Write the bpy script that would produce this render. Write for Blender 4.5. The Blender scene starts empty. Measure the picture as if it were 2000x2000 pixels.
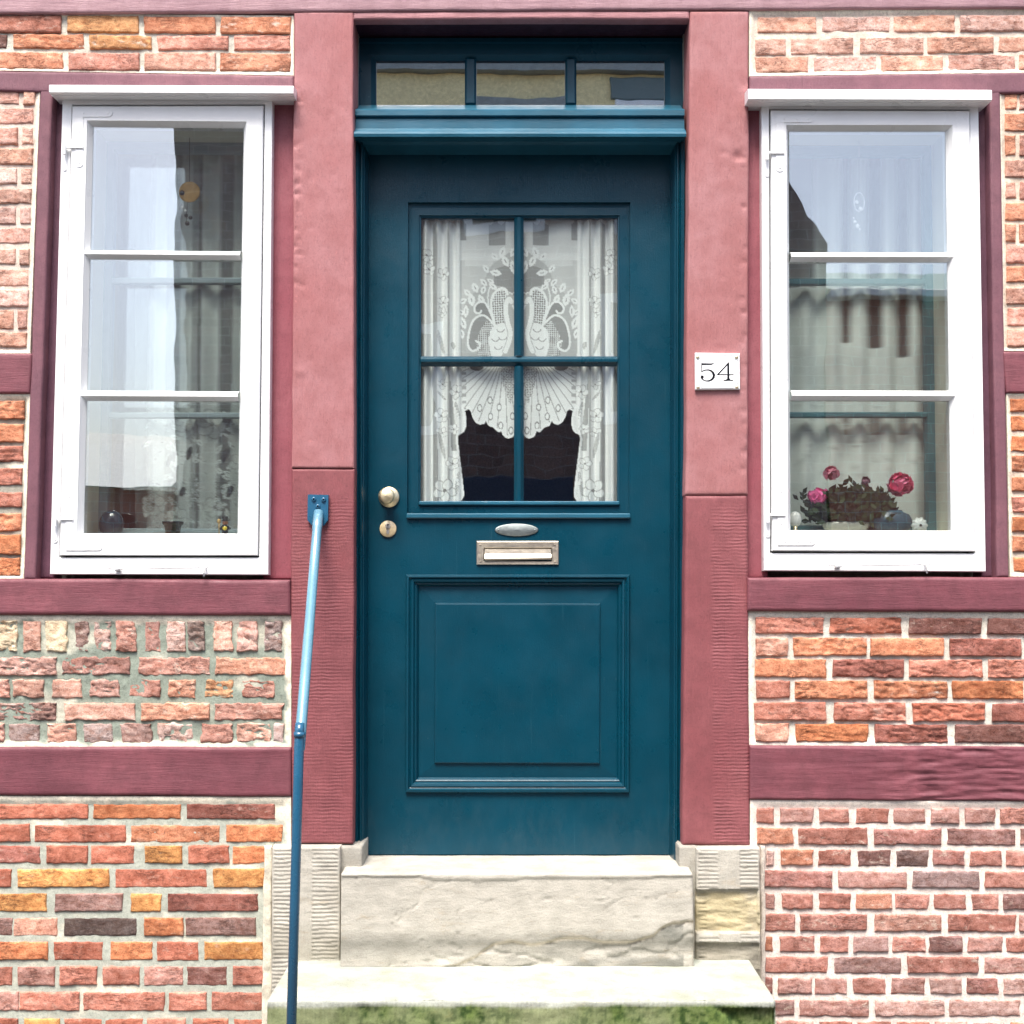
import bpy, math, random
import numpy as np
from math import radians, pi, sin, cos

# ------------------------------------------------------------------ camera, sky, sun, exposure
S = bpy.context.scene
COL = S.collection
CAM = np.array((0.0, -3.6, 1.5)); F = 2400.0; PITCH = math.atan(152 / F)
cd = bpy.data.cameras.new("camera"); cam = bpy.data.objects.new("camera", cd); COL.objects.link(cam)
cam.location = CAM; cam.rotation_euler = (pi / 2 + PITCH, 0, 0)
cd.sensor_width = 36; cd.lens = 36 * F / 2000; cd.clip_start = 0.05; cd.clip_end = 2000
S.camera = cam
W = bpy.data.worlds.new("World"); S.world = W; W.use_nodes = True
nt = W.node_tree; nt.nodes.clear()
SUN_EL, SUN_AZ = radians(61), radians(195)      # azimuth measured from +Y clockwise: in front of the house, a little to the left
sky = nt.nodes.new("ShaderNodeTexSky"); sky.sky_type = 'NISHITA'; sky.sun_disc = False
sky.sun_elevation = SUN_EL; sky.sun_rotation = SUN_AZ; sky.air_density = 0.9; sky.dust_density = 4.0; sky.ozone_density = 0.6
bg = nt.nodes.new("ShaderNodeBackground"); bg.inputs[1].default_value = 0.105
out = nt.nodes.new("ShaderNodeOutputWorld")
nt.links.new(sky.outputs[0], bg.inputs[0]); nt.links.new(bg.outputs[0], out.inputs[0])
ld = bpy.data.lights.new("sun", 'SUN'); ld.energy = 1.75; ld.angle = radians(24); ld.color = (1, 0.96, 0.9)
sun = bpy.data.objects.new("sun", ld); COL.objects.link(sun)
sun.rotation_euler = (pi / 2 - SUN_EL, 0, pi - SUN_AZ)
S.view_settings.view_transform = 'Standard'; S.view_settings.look = 'None'
S.view_settings.gamma = 1; S.view_settings.use_curve_mapping = False
S.view_settings.exposure = 1.72
S.cycles.max_bounces = 10; S.cycles.transparent_max_bounces = 24; S.cycles.caustics_reflective = False
S.cycles.use_denoising = True

# ------------------------------------------------------------------ helpers
def px(u, v, y):
    "photo pixel (2000 px wide) -> the point of the world that stands there at depth y"
    a, b = (u - 1000) / F, (1000 - v) / F
    dy = cos(PITCH) - b * sin(PITCH); dz = sin(PITCH) + b * cos(PITCH)
    t = (y - CAM[1]) / dy
    return np.array((CAM[0] + a * t, y, CAM[2] + dz * t))
def xz(u, v, y):
    p = px(u, v, y); return (p[0], p[2])
def quad(pts, y): return np.array([xz(u, v, y) for u, v in pts])
def lin(r, g, b, k=1.0):
    f = lambda c: ((c / 255 + 0.055) / 1.055) ** 2.4 if c > 10 else c / 255 / 12.92
    return (f(r) * k, f(g) * k, f(b) * k)

def _h(i, j, k, s):
    n = (i * 374761393 + j * 668265263 + k * 2147483647 + s * 974634777) & 0xffffffff
    n = ((n ^ (n >> 13)) * 1274126177) & 0xffffffff
    return ((n ^ (n >> 16)) & 0xffff) / 32767.5 - 1.0
def vnoise(p, s=0):
    p = np.asarray(p, float); i = np.floor(p).astype(np.int64); f = p - i; f = f * f * (3 - 2 * f); r = 0
    for a in (0, 1):
        for b in (0, 1):
            for c in (0, 1):
                w = (f[:, 0] if a else 1 - f[:, 0]) * (f[:, 1] if b else 1 - f[:, 1]) * (f[:, 2] if c else 1 - f[:, 2])
                r = r + w * _h(i[:, 0] + a, i[:, 1] + b, i[:, 2] + c, s)
    return r
def fbm(p, sc, s=0, o=3):
    p = np.asarray(p) * np.asarray(sc, float); r = 0; a = 1.0; t = 0
    for k in range(o): r = r + a * vnoise(p * (2.03 ** k), s + 17 * k); t += a; a *= 0.5
    return r / t

class Buf:
    def __init__(s): s.v = []; s.f = []; s.c = []; s.m = []; s.n = 0
    def add(s, verts, faces, col=(1, 1, 1, 1), mat=0):
        verts = np.asarray(verts, float); n = len(verts)
        c = np.asarray(col, float)
        if c.ndim == 1:
            if len(c) == 3: c = np.append(c, 1)
            c = np.tile(c, (n, 1))
        s.v.append(verts); s.c.append(c)
        s.f += [tuple(int(i) + s.n for i in f) for f in faces]; s.m += [mat] * len(faces); s.n += n
        return s
    def build(s, name, mats, parent=None, smooth=True, label=None):
        me = bpy.data.meshes.new(name); V = np.concatenate(s.v)
        o = bpy.data.objects.new(name, me); COL.objects.link(o)
        off = np.zeros(3); q = parent
        while q is not None: off += np.array(q.location); q = q.parent
        me.from_pydata((V - off).tolist(), [], s.f)
        a = me.attributes.new("col", 'FLOAT_COLOR', 'POINT'); a.data.foreach_set("color", np.concatenate(s.c).astype(np.float32).ravel())
        for m in (mats if isinstance(mats, (list, tuple)) else [mats]): me.materials.append(m)
        me.polygons.foreach_set("material_index", s.m); me.polygons.foreach_set("use_smooth", [smooth] * len(s.f))
        me.update()
        if parent is not None: o.parent = parent
        if label: o["label"] = label
        return o
def thing(name, label, cat, loc=(0, 0, 0), group=None):
    o = bpy.data.objects.new(name, None); COL.objects.link(o); o.location = loc; o["label"] = label; o["category"] = cat
    o.empty_display_size = 0.1
    if group: o["group"] = group
    return o
def tag(o, label, cat, group=None, kind=None):
    if kind: o["kind"] = kind
    o["label"] = label; o["category"] = cat
    if group: o["group"] = group
    return o

def ticks(L, cell, r):
    n = max(2, int(round(L / cell))); t = list(np.linspace(0, L, n + 1))
    if r > 0: t = [x for x in t if r * 1.2 < x < L - r * 1.2]; e = [0, r * .13, r * .5, r]; t = e + t + [L - x for x in e[::-1]]
    return np.array(t) / L
def slab(B, q, yf, yb, cell=.01, r=.004, amp=.001, sc=20, wob=0, wsc=8, seed=0, col=(1, 1, 1, 1), mat=0, disp=None, colfn=None, rx=None):
    "an uneven board, brick or stone: gridded front face with rounded edges, sides run back to yb"
    q = np.asarray(q, float)
    Lx = max(np.linalg.norm(q[1] - q[0]), np.linalg.norm(q[2] - q[3])); Lz = max(np.linalg.norm(q[3] - q[0]), np.linalg.norm(q[2] - q[1]))
    r = min(r, Lx * .3, Lz * .3)
    cx, cz = cell if isinstance(cell, tuple) else (cell, cell)
    s = ticks(Lx, cx, r); t = ticks(Lz, cz, r); ns, n_t = len(s), len(t)
    Sg, Tg = np.meshgrid(s, t); Sg = Sg.ravel(); Tg = Tg.ravel()
    P = (q[0] * ((1 - Sg) * (1 - Tg))[:, None] + q[1] * (Sg * (1 - Tg))[:, None] + q[2] * (Sg * Tg)[:, None] + q[3] * ((1 - Sg) * Tg)[:, None])
    d = np.minimum(np.minimum(Sg, 1 - Sg) * Lx, np.minimum(Tg, 1 - Tg) * Lz)
    p3 = np.column_stack((P[:, 0], np.full(len(P), seed * 3.1), P[:, 1]))
    if wob:
        P = P + wob * np.column_stack((fbm(p3, wsc, seed + 5, 3), fbm(p3, wsc, seed + 9, 3)))
    y = np.full(len(P), yf)
    if r > 0:
        e = np.clip(r - d, 0, r); y = y + r - np.sqrt(np.maximum(r * r - e * e, 0))
    if amp: y = y + amp * fbm(p3, sc, seed, 3)
    if disp is not None: y = y + disp(P[:, 0], P[:, 1], d, p3)
    c = np.tile(np.append(np.asarray(col, float), 1)[:4], (len(P), 1))
    if colfn is not None: c = colfn(P[:, 0], P[:, 1], d, p3, c)
    V = np.column_stack((P[:, 0], y, P[:, 1]))
    idx = np.arange(ns * n_t).reshape(n_t, ns)
    F_ = np.stack((idx[:-1, :-1], idx[1:, :-1], idx[1:, 1:], idx[:-1, 1:]), -1).reshape(-1, 4).tolist()
    ring = np.concatenate((idx[0, :], idx[1:, -1], idx[-1, -2::-1], idx[-2:0:-1, 0])); m = len(ring); n0 = len(V)
    Vb = V[ring].copy(); Vb[:, 1] = yb
    V = np.concatenate((V, Vb)); c = np.concatenate((c, c[ring]))
    for k in range(m):
        k2 = (k + 1) % m
        F_.append((ring[k], ring[k2], n0 + k2, n0 + k))
    B.add(V, F_, c, mat); return B
def box(B, x0, x1, y0, y1, z0, z1, b=.0, col=(1, 1, 1, 1), mat=0):
    "a box with chamfered edges"
    if b <= 0:
        V = [(x, y, z) for x in (x0, x1) for y in (y0, y1) for z in (z0, z1)]
        Fc = [(0, 1, 3, 2), (4, 6, 7, 5), (0, 4, 5, 1), (2, 3, 7, 6), (0, 2, 6, 4), (1, 5, 7, 3)]
        return B.add(V, Fc, col, mat)
    V = []; id_ = {}
    X = (x0, x1); Y = (y0, y1); Z = (z0, z1)
    for i in (0, 1):
        for j in (0, 1):
            for k in (0, 1):
                sx, sy, sz = (b if i == 0 else -b), (b if j == 0 else -b), (b if k == 0 else -b)
                for ax in range(3):
                    p = [X[i] + sx, Y[j] + sy, Z[k] + sz]; p[ax] = (X[i], Y[j], Z[k])[ax]
                    id_[(i, j, k, ax)] = len(V); V.append(p)
    Fc = []
    for ax in range(3):
        o = [a for a in range(3) if a != ax]
        for s in (0, 1):
            f = []
            for (a, c) in ((0, 0), (1, 0), (1, 1), (0, 1)):
                k = [0, 0, 0]; k[ax] = s; k[o[0]] = a; k[o[1]] = c; f.append(id_[(*k, ax)])
            Fc.append(f if (s == 1) == (ax != 1) else f[::-1])
    for ax in range(3):
        o = [a for a in range(3) if a != ax]
        for a in (0, 1):
            for c in (0, 1):
                k0 = [0, 0, 0]; k0[o[0]] = a; k0[o[1]] = c; k1 = list(k0); k1[ax] = 1
                Fc.append([id_[(*k0, o[0])], id_[(*k1, o[0])], id_[(*k1, o[1])], id_[(*k0, o[1])]])
    for i in (0, 1):
        for j in (0, 1):
            for k in (0, 1): Fc.append([id_[(i, j, k, a)] for a in range(3)])
    return B.add(V, Fc, col, mat)
def rbox(B, lo, hi, cell, r, amp, sc, seed=0, col=(1, 1, 1, 1), mat=0, disp=None, colfn=None, skip=()):
    "a worn block of stone: rounded edges, noise over every face"
    lo = np.array(lo, float); hi = np.array(hi, float)
    for ax in range(3):
        o = [a for a in range(3) if a != ax]
        for s in (0, 1):
            if (ax, s) in skip: continue
            ta = lo[o[0]] + ticks(hi[o[0]] - lo[o[0]], cell, r) * (hi - lo)[o[0]]; tb = lo[o[1]] + ticks(hi[o[1]] - lo[o[1]], cell, r) * (hi - lo)[o[1]]
            A, Bm = np.meshgrid(ta, tb); P = np.zeros((A.size, 3)); P[:, o[0]] = A.ravel(); P[:, o[1]] = Bm.ravel(); P[:, ax] = (lo, hi)[s][ax]
            I = np.clip(P, lo + r, hi - r); N = P - I; N /= np.maximum(np.linalg.norm(N, axis=1), 1e-9)[:, None]
            P = I + N * r; q = P.copy()
            P = P + N * (amp * fbm(q, sc, seed, 4))[:, None]
            if disp is not None: P = P + disp(q, N)
            c = np.tile(np.append(np.asarray(col, float), 1)[:4], (len(P), 1))
            if colfn is not None: c = colfn(q, N, c)
            idx = np.arange(A.size).reshape(A.shape)
            f = np.stack((idx[:-1, :-1], idx[:-1, 1:], idx[1:, 1:], idx[1:, :-1]), -1).reshape(-1, 4)
            if (s == 1) != (ax != 1): f = f[:, ::-1]
            B.add(P, f.tolist(), c, mat)
    return B
def ring(B, oq, iq, prof, col=(1, 1, 1, 1), mat=0):
    "a mitred frame or moulding: prof = (fraction from the outer to the inner outline, depth y)"
    oq = np.asarray(oq, float); iq = np.asarray(iq, float); V = []
    for t, y in prof:
        for k in range(4):
            p = oq[k] + (iq[k] - oq[k]) * t; V.append((p[0], y, p[1]))
    Fc = []
    for a in range(len(prof) - 1):
        for k in range(4):
            k2 = (k + 1) % 4; Fc.append((a * 4 + k, (a + 1) * 4 + k, (a + 1) * 4 + k2, a * 4 + k2))
    return B.add(V, Fc, col, mat)
def prism(B, poly, yf, yb, col=(1, 1, 1, 1), mat=0):
    "an outline in the plane of the house front, given thickness"
    n = len(poly); V = [(x, yf, z) for x, z in poly] + [(x, yb, z) for x, z in poly]
    a = sum(poly[i][0] * poly[(i + 1) % n][1] - poly[(i + 1) % n][0] * poly[i][1] for i in range(n))
    f = list(range(n)); Fc = [f if a > 0 else f[::-1], [n + i for i in (f[::-1] if a > 0 else f)]]
    for i in range(n):
        j = (i + 1) % n; Fc.append((i, n + i, n + j, j) if a > 0 else (j, n + j, n + i, i))
    return B.add(V, Fc, col, mat)
def lathe(B, c, prof, n=40, axis='y', col=(1, 1, 1, 1), mat=0, sx=1, sz=1):
    "prof = (radius, distance along the axis)"
    V = []; Fc = []
    for r, h in prof:
        for k in range(n):
            a = 2 * pi * k / n
            V.append((c[0] + r * cos(a) * sx, c[1] + h, c[2] + r * sin(a) * sz) if axis == 'y' else (c[0] + r * cos(a) * sx, c[1] + r * sin(a) * sz, c[2] + h))
    for i in range(len(prof) - 1):
        for k in range(n):
            k2 = (k + 1) % n; f = (i * n + k, i * n + k2, (i + 1) * n + k2, (i + 1) * n + k)
            Fc.append(f)
    return B.add(V, Fc, col, mat)
def tube(B, pts, rad, n=16, col=(1, 1, 1, 1), mat=0, caps=True):
    P = np.array(pts, float); R = np.full(len(P), rad) if np.isscalar(rad) else np.array(rad, float); V = []; Fc = []
    for i in range(len(P)):
        t = P[min(i + 1, len(P) - 1)] - P[max(i - 1, 0)]; t /= np.linalg.norm(t)
        h = np.array((0, 0, 1.0)) if abs(t[2]) < .9 else np.array((0, 1.0, 0)); a = np.cross(h, t); a /= np.linalg.norm(a); b = np.cross(t, a)
        for k in range(n): g = 2 * pi * k / n; V.append(P[i] + R[i] * (cos(g) * a + sin(g) * b))
    for i in range(len(P) - 1):
        for k in range(n): k2 = (k + 1) % n; Fc.append((i * n + k, i * n + k2, (i + 1) * n + k2, (i + 1) * n + k))
    if caps: Fc.append(list(range(n))[::-1]); Fc.append([(len(P) - 1) * n + k for k in range(n)])
    return B.add(V, Fc, col, mat)
def ball(B, c, r, n=16, sc=(1, 1, 1), col=(1, 1, 1, 1), mat=0, z0=-1, z1=1):
    prof = [(r * cos(a), r * sin(a)) for a in np.linspace(math.asin(z0), math.asin(z1), n)]
    V = []; Fc = []; m = n * 2
    for rr, h in prof:
        for k in range(m): a = 2 * pi * k / m; V.append((c[0] + rr * cos(a) * sc[0], c[1] + rr * sin(a) * sc[1], c[2] + h * sc[2]))
    for i in range(n - 1):
        for k in range(m): k2 = (k + 1) % m; Fc.append((i * m + k, i * m + k2, (i + 1) * m + k2, (i + 1) * m + k))
    return B.add(V, Fc, col, mat)

# ------------------------------------------------------------------ materials
def newmat(name):
    m = bpy.data.materials.new(name); m.use_nodes = True; n = m.node_tree; n.nodes.clear()
    o = n.nodes.new("ShaderNodeOutputMaterial"); return m, n, o
class N_:
    def __init__(s, n): s.n = n; s.co = n.nodes.new("ShaderNodeTexCoord").outputs["Object"]
    def node(s, t, **k):
        x = s.n.nodes.new(t)
        for a, b in k.items(): setattr(x, a, b)
        return x
    def l(s, a, b): s.n.links.new(a, b)
    def map(s, sc):
        m = s.node("ShaderNodeMapping"); s.l(s.co, m.inputs[0]); m.inputs["Scale"].default_value = sc; return m.outputs[0]
    def noise(s, scale, det=4, rough=.6, stretch=None, dist=0):
        t = s.node("ShaderNodeTexNoise"); t.inputs["Scale"].default_value = scale; t.inputs["Detail"].default_value = det
        t.inputs["Roughness"].default_value = rough; t.inputs["Distortion"].default_value = dist
        s.l(s.map(stretch) if stretch else s.co, t.inputs["Vector"]); return t.outputs["Fac"]
    def ramp(s, f, stops):
        r = s.node("ShaderNodeValToRGB"); e = r.color_ramp.elements
        while len(e) < len(stops): e.new(.5)
        for k, (p, c) in enumerate(stops): e[k].position = p; e[k].color = (c, c, c, 1) if np.isscalar(c) else (*c[:3], 1)
        s.l(f, r.inputs[0]); return r.outputs[0]
    def mix(s, f, a, b, mode='MIX'):
        m = s.node("ShaderNodeMix", data_type='RGBA', blend_type=mode)
        for v, i in ((f, 0), (a, 6), (b, 7)):
            if hasattr(v, "links"): s.l(v, m.inputs[i])
            elif np.isscalar(v): m.inputs[i].default_value = v
            else: m.inputs[i].default_value = (*v[:3], 1)
        return m.outputs[2]
    def math(s, op, a, b=0.0, c=0.0):
        m = s.node("ShaderNodeMath", operation=op)
        for i, v in enumerate((a, b, c)):
            if hasattr(v, "links"): s.l(v, m.inputs[i])
            else: m.inputs[i].default_value = v
        return m.outputs[0]
    def bump(s, h, dist, st=1.0, prev=None):
        b = s.node("ShaderNodeBump"); b.inputs["Strength"].default_value = st; b.inputs["Distance"].default_value = dist
        s.l(h, b.inputs["Height"])
        if prev is not None: s.l(prev, b.inputs["Normal"])
        return b.outputs[0]
    def bsdf(s, col, rough=.6, spec=.5, metal=0, nrm=None, coat=0):
        p = s.node("ShaderNodeBsdfPrincipled")
        for i, v in (("Base Color", col), ("Roughness", rough), ("Metallic", metal), ("Specular IOR Level", spec), ("Coat Weight", coat)):
            if hasattr(v, "links"): s.l(v, p.inputs[i])
            else: p.inputs[i].default_value = (*v[:3], 1) if not np.isscalar(v) else v
        if nrm is not None: s.l(nrm, p.inputs["Normal"])
        return p.outputs[0]
    def attr(s):
        a = s.node("ShaderNodeAttribute"); a.attribute_name = "col"; return a

def m_timber(name, col, axis='x', wear=.5, grooves=None, fade=None, rough=.55, deep=.0012, dark=None):
    "old oak under many coats of iron-oxide paint"
    m, n, o = newmat(name); k = N_(n)
    st = (2.2, 10, 26) if axis == 'x' else (26, 10, 2.2)
    big = k.noise(3.2, 4, .6); grain = k.noise(5, 6, .65, st, .6); fine = k.noise(140, 3, .6); blot = k.noise(16, 5, .65)
    c0 = k.mix(k.ramp(big, [(.3, 0), (.7, 1)]), col, [min(1, x * 1.28 + .012) for x in col] if fade is None else fade)
    c0 = k.mix(k.ramp(blot, [(.42, 0), (.62, wear)]), c0, [x * .78 for x in col])
    c0 = k.mix(k.ramp(k.noise(55, 4, .7), [(.66, 0), (.72, .35)]), c0, [min(1, x * 1.7 + .03) for x in col])
    c0 = k.mix(1, c0, k.ramp(k.noise(170, 5, .85), [(.34, .74), (.48, 1.0)]), 'MULTIPLY')
    c0 = k.mix(k.ramp(k.noise(9, 6, .8), [(.58, 0), (.70, .35)]), c0, [x * .72 for x in col])
    cr = k.ramp(k.noise(4, 5, .7, (1.2, 6, 34) if axis == 'x' else (34, 6, 1.2), 1.2), [(.30, 1), (.335, 0)])
    c0 = k.mix(k.math('MULTIPLY', cr, .7 * wear), c0, [x * .35 for x in col])
    if dark:
        sp = k.node("ShaderNodeSeparateXYZ"); k.l(k.co, sp.inputs[0]); q = k.node("ShaderNodeMapRange", interpolation_type='SMOOTHSTEP'); q.inputs[1].default_value = dark[0]; q.inputs[2].default_value = dark[1]
        k.l(k.math('ADD', sp.outputs[0], k.math('MULTIPLY', k.math('SUBTRACT', blot, .5), .5)), q.inputs[0]); fl = k.ramp(k.noise(7, 6, .75, (6, 10, 40)), [(.52, 0), (.66, 1)])
        c0 = k.mix(q.outputs[0], c0, k.mix(k.math('MULTIPLY', fl, .8), dark[2], dark[3]))
    g2 = k.noise(5, 5, .7, (8, 20, 90) if axis == 'x' else (90, 20, 8), .3)
    h = k.math('ADD', k.math('ADD', k.math('MULTIPLY', grain, 1.0), k.math('MULTIPLY', g2, .55)), k.math('MULTIPLY', blot, .7))
    nr = k.bump(h, deep * 2.4, .65); nr = k.bump(fine, .0006, .35, nr)
    if grooves:
        w = k.node("ShaderNodeTexWave", bands_direction='Z', wave_profile='SIN'); w.inputs["Scale"].default_value = 31
        w.inputs["Distortion"].default_value = 3.2; w.inputs["Detail"].default_value = 3; w.inputs["Detail Scale"].default_value = 1.1
        k.l(k.co, w.inputs["Vector"])
        sp = k.node("ShaderNodeSeparateXYZ"); k.l(k.co, sp.inputs[0]); x0, x1, z0, z1 = grooves[:4]
        def win(a, lo, hi, e):
            q = k.node("ShaderNodeMapRange", interpolation_type='SMOOTHSTEP'); q.inputs[1].default_value = lo - e; q.inputs[2].default_value = lo + e; k.l(a, q.inputs[0])
            p = k.node("ShaderNodeMapRange", interpolation_type='SMOOTHSTEP'); p.inputs[1].default_value = hi + e; p.inputs[2].default_value = hi - e; k.l(a, p.inputs[0])
            return k.math('MULTIPLY', q.outputs[0], p.outputs[0])
        mask = k.math('MULTIPLY', k.math('MULTIPLY', win(sp.outputs[0], x0, x1, .008), win(sp.outputs[2], z0, z1, .05)), k.ramp(k.noise(7, 4, .7), [(.38, .0), (.66, 1)]))
        nr = k.bump(k.math('MULTIPLY', w.outputs["Fac"], mask), .0028, grooves[4], nr)
    k.l(k.bsdf(c0, k.ramp(blot, [(.3, rough - .1), (.7, rough + .15)]), .4, nrm=nr), o.inputs[0]); return m
def m_brick():
    m, n, o = newmat("fired_brick"); k = N_(n); a = k.attr(); A = a.outputs["Alpha"]
    mot = k.noise(34, 6, .7, (1, 1, 1.6)); fl = k.noise(120, 4, .7); lime = k.noise(22, 6, .72, (1, 1, 1.8))
    c = k.mix(k.ramp(mot, [(.33, 0), (.68, 1)]), k.mix(1, a.outputs["Color"], (.60, .48, .44), 'MULTIPLY'), k.mix(.9, a.outputs["Color"], (1.30, 1.55, 1.75), 'MULTIPLY'))
    c = k.mix(k.ramp(k.noise(15, 5, .75, (1, 1, 2.2)), [(.60, 0), (.72, .75)]), c, k.mix(1, a.outputs['Color'], (.36, .26, .27), 'MULTIPLY'))
    ck = k.math('ABSOLUTE', k.math('SUBTRACT', k.noise(13, 6, .75, (1, 1, 4), 1.5), .5)); cm = k.math('MULTIPLY', k.ramp(ck, [(.0, 1), (.022, 0)]), k.ramp(k.noise(10, 3, .6), [(.48, 0), (.6, .9)]))
    c = k.mix(cm, c, (.05, .02, .018))
    c = k.mix(k.ramp(fl, [(.60, 0), (.70, .7)]), c, (.07, .03, .022))
    c = k.mix(k.math('MULTIPLY', k.ramp(lime, [(.56, 0), (.70, 1)]), A), c, (.72, .60, .50))
    gr = k.noise(260, 5, .85); c = k.mix(1, c, k.ramp(gr, [(.36, .55), (.5, 1.0), (.66, 1.0)]), 'MULTIPLY'); c = k.mix(k.ramp(gr, [(.60, 0), (.70, .45)]), c, (.62, .48, .40))
    nr = k.bump(gr, .002, .6); nr = k.bump(mot, .0035, .6, nr); nr = k.bump(fl, .0025, .7, nr); nr = k.bump(k.math('SUBTRACT', 1.0, cm), .004, .6, nr)
    k.l(k.bsdf(c, .88, .25, nrm=nr), o.inputs[0]); return m
def m_mortar():
    m, n, o = newmat("lime_mortar"); k = N_(n); a = k.attr()
    f = k.noise(60, 6, .75); g = k.noise(260, 3, .7)
    c = k.mix(k.ramp(f, [(.36, 0), (.64, 1)]), k.mix(1, a.outputs["Color"], (.80, .81, .78), 'MULTIPLY'), k.mix(1, a.outputs["Color"], (1.1, 1.1, 1.08), 'MULTIPLY'))
    c = k.mix(1, c, k.ramp(k.noise(210, 5, .85), [(.34, .55), (.47, 1.0)]), 'MULTIPLY'); c = k.mix(k.ramp(k.noise(26, 6, .8), [(.60, 0), (.74, .5)]), c, k.mix(1, a.outputs['Color'], (.50, .50, .46), 'MULTIPLY'))
    nr = k.bump(f, .004, .55); nr = k.bump(g, .0016, .6, nr)
    k.l(k.bsdf(c, .93, .2, nrm=nr), o.inputs[0]); return m
def m_stone():
    m, n, o = newmat("weathered_sandstone"); k = N_(n); a = k.attr()
    f = k.noise(14, 6, .65, (1, 1, 2.6)); g = k.noise(150, 4, .7); s = k.noise(5, 5, .6, (1, 1, 3))
    c = k.mix(k.ramp(f, [(.34, 0), (.66, 1)]), k.mix(1, a.outputs["Color"], (.78, .77, .74), 'MULTIPLY'), k.mix(1, a.outputs["Color"], (1.08, 1.07, 1.04), 'MULTIPLY'))
    c = k.mix(k.ramp(s, [(.55, 0), (.72, .4)]), c, k.mix(1, a.outputs["Color"], (.62, .63, .6), 'MULTIPLY'))
    c = k.mix(k.ramp(g, [(.66, 0), (.74, .35)]), c, (.17, .15, .12))
    c = k.mix(1, c, k.ramp(k.noise(240, 5, .85), [(.32, .6), (.47, 1.0)]), 'MULTIPLY'); c = k.mix(k.ramp(k.noise(8, 6, .75, (1, 1, 3.5), 1.0), [(.58, 0), (.70, .55)]), c, k.mix(1, a.outputs['Color'], (.78, .66, .50), 'MULTIPLY'))
    nr = k.bump(f, .006, .45); nr = k.bump(g, .002, .6, nr)
    k.l(k.bsdf(c, .85, .25, nrm=nr), o.inputs[0]); return m
def m_paint(name, col, rough=.35, var=.12, orange=.0004, spec=.5, brush=None, dirt=.0, coat=0, chips=False):
    m, n, o = newmat(name); k = N_(n)
    big = k.noise(4.5, 4, .6); fine = k.noise(220, 3, .6)
    c = k.mix(k.ramp(big, [(.32, 0), (.68, 1)]), [x * (1 - var) for x in col], [min(1, x * (1 + var)) for x in col])
    if dirt: c = k.mix(k.ramp(k.noise(38, 6, .75), [(.62, 0), (.74, dirt)]), c, [x * .5 for x in col])
    if chips:
        sp = k.node("ShaderNodeSeparateXYZ"); k.l(k.co, sp.inputs[0]); lowz = k.node("ShaderNodeMapRange"); lowz.inputs[1].default_value = .95; lowz.inputs[2].default_value = .58; k.l(sp.outputs[2], lowz.inputs[0])
        du = k.math('MULTIPLY', lowz.outputs[0], k.ramp(k.noise(20, 6, .75, (1.5, 1, .6)), [(.45, 0), (.75, .22)]))
        c = k.mix(du, c, (.11, .13, .13))
        c = k.mix(k.ramp(k.noise(120, 4, .8, (1, 1, .5)), [(.70, 0), (.725, .75)]), c, (.10, .17, .19))
        c = k.mix(k.ramp(k.noise(2.2, 6, .7, (40, 10, 1)), [(.63, 0), (.72, .35)]), c, (.03, .10, .13))
    nr = k.bump(fine, orange, .6)
    if brush: nr = k.bump(k.noise(9, 5, .6, brush), .0012, .4, nr)
    k.l(k.bsdf(c, k.ramp(k.noise(11, 4, .6), [(.3, max(.05, rough - .06)), (.7, rough + .08)]), spec, nrm=nr, coat=coat), o.inputs[0]); return m
def m_metal(name, col, rough=.3, var=.25, dirt=.5):
    m, n, o = newmat(name); k = N_(n); f = k.noise(90, 5, .7); g = k.noise(25, 4, .6)
    c = k.mix(k.ramp(g, [(.35, 0), (.65, 1)]), [x * (1 - var) for x in col], col)
    c = k.mix(k.ramp(f, [(.58, 0), (.72, dirt)]), c, [x * .3 for x in col])
    k.l(k.bsdf(c, k.ramp(f, [(.3, rough), (.7, rough + .25)]), .5, 1.0, k.bump(f, .0006, .4)), o.inputs[0]); return m
def m_plain(name, col, rough=.5, spec=.5, bump=.0008, scale=80):
    m, n, o = newmat(name); k = N_(n); f = k.noise(scale, 4, .6)
    c = k.mix(k.ramp(f, [(.3, 0), (.7, 1)]), [x * .8 for x in col], [min(1, x * 1.15) for x in col])
    k.l(k.bsdf(c, rough, spec, nrm=k.bump(f, bump, .5)), o.inputs[0]); return m
def m_glass(name, refl=.1, wav=.0016, tint=(.96, .985, .975)):
    "old drawn window glass: a mirror-like share that grows at grazing angles, the rest passes straight through"
    m, n, o = newmat(name); k = N_(n)
    nr = k.bump(k.noise(5.5, 2, .5, (1, 1, .6)), wav, 1.0)
    g = k.node("ShaderNodeBsdfGlossy"); g.inputs["Roughness"].default_value = .0; g.inputs["Color"].default_value = (1, 1, 1, 1); k.l(nr, g.inputs["Normal"])
    t = k.node("ShaderNodeBsdfTransparent"); t.inputs[0].default_value = (*tint, 1)
    lw = k.node("ShaderNodeLayerWeight"); lw.inputs[0].default_value = .5
    fac = k.math('ADD', k.math('MULTIPLY', k.math('POWER', lw.outputs["Facing"], 4), .8), refl)
    mx = k.node("ShaderNodeMixShader"); k.l(fac, mx.inputs[0]); k.l(t.outputs[0], mx.inputs[1]); k.l(g.outputs[0], mx.inputs[2]); k.l(mx.outputs[0], o.inputs[0]); return m
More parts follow.
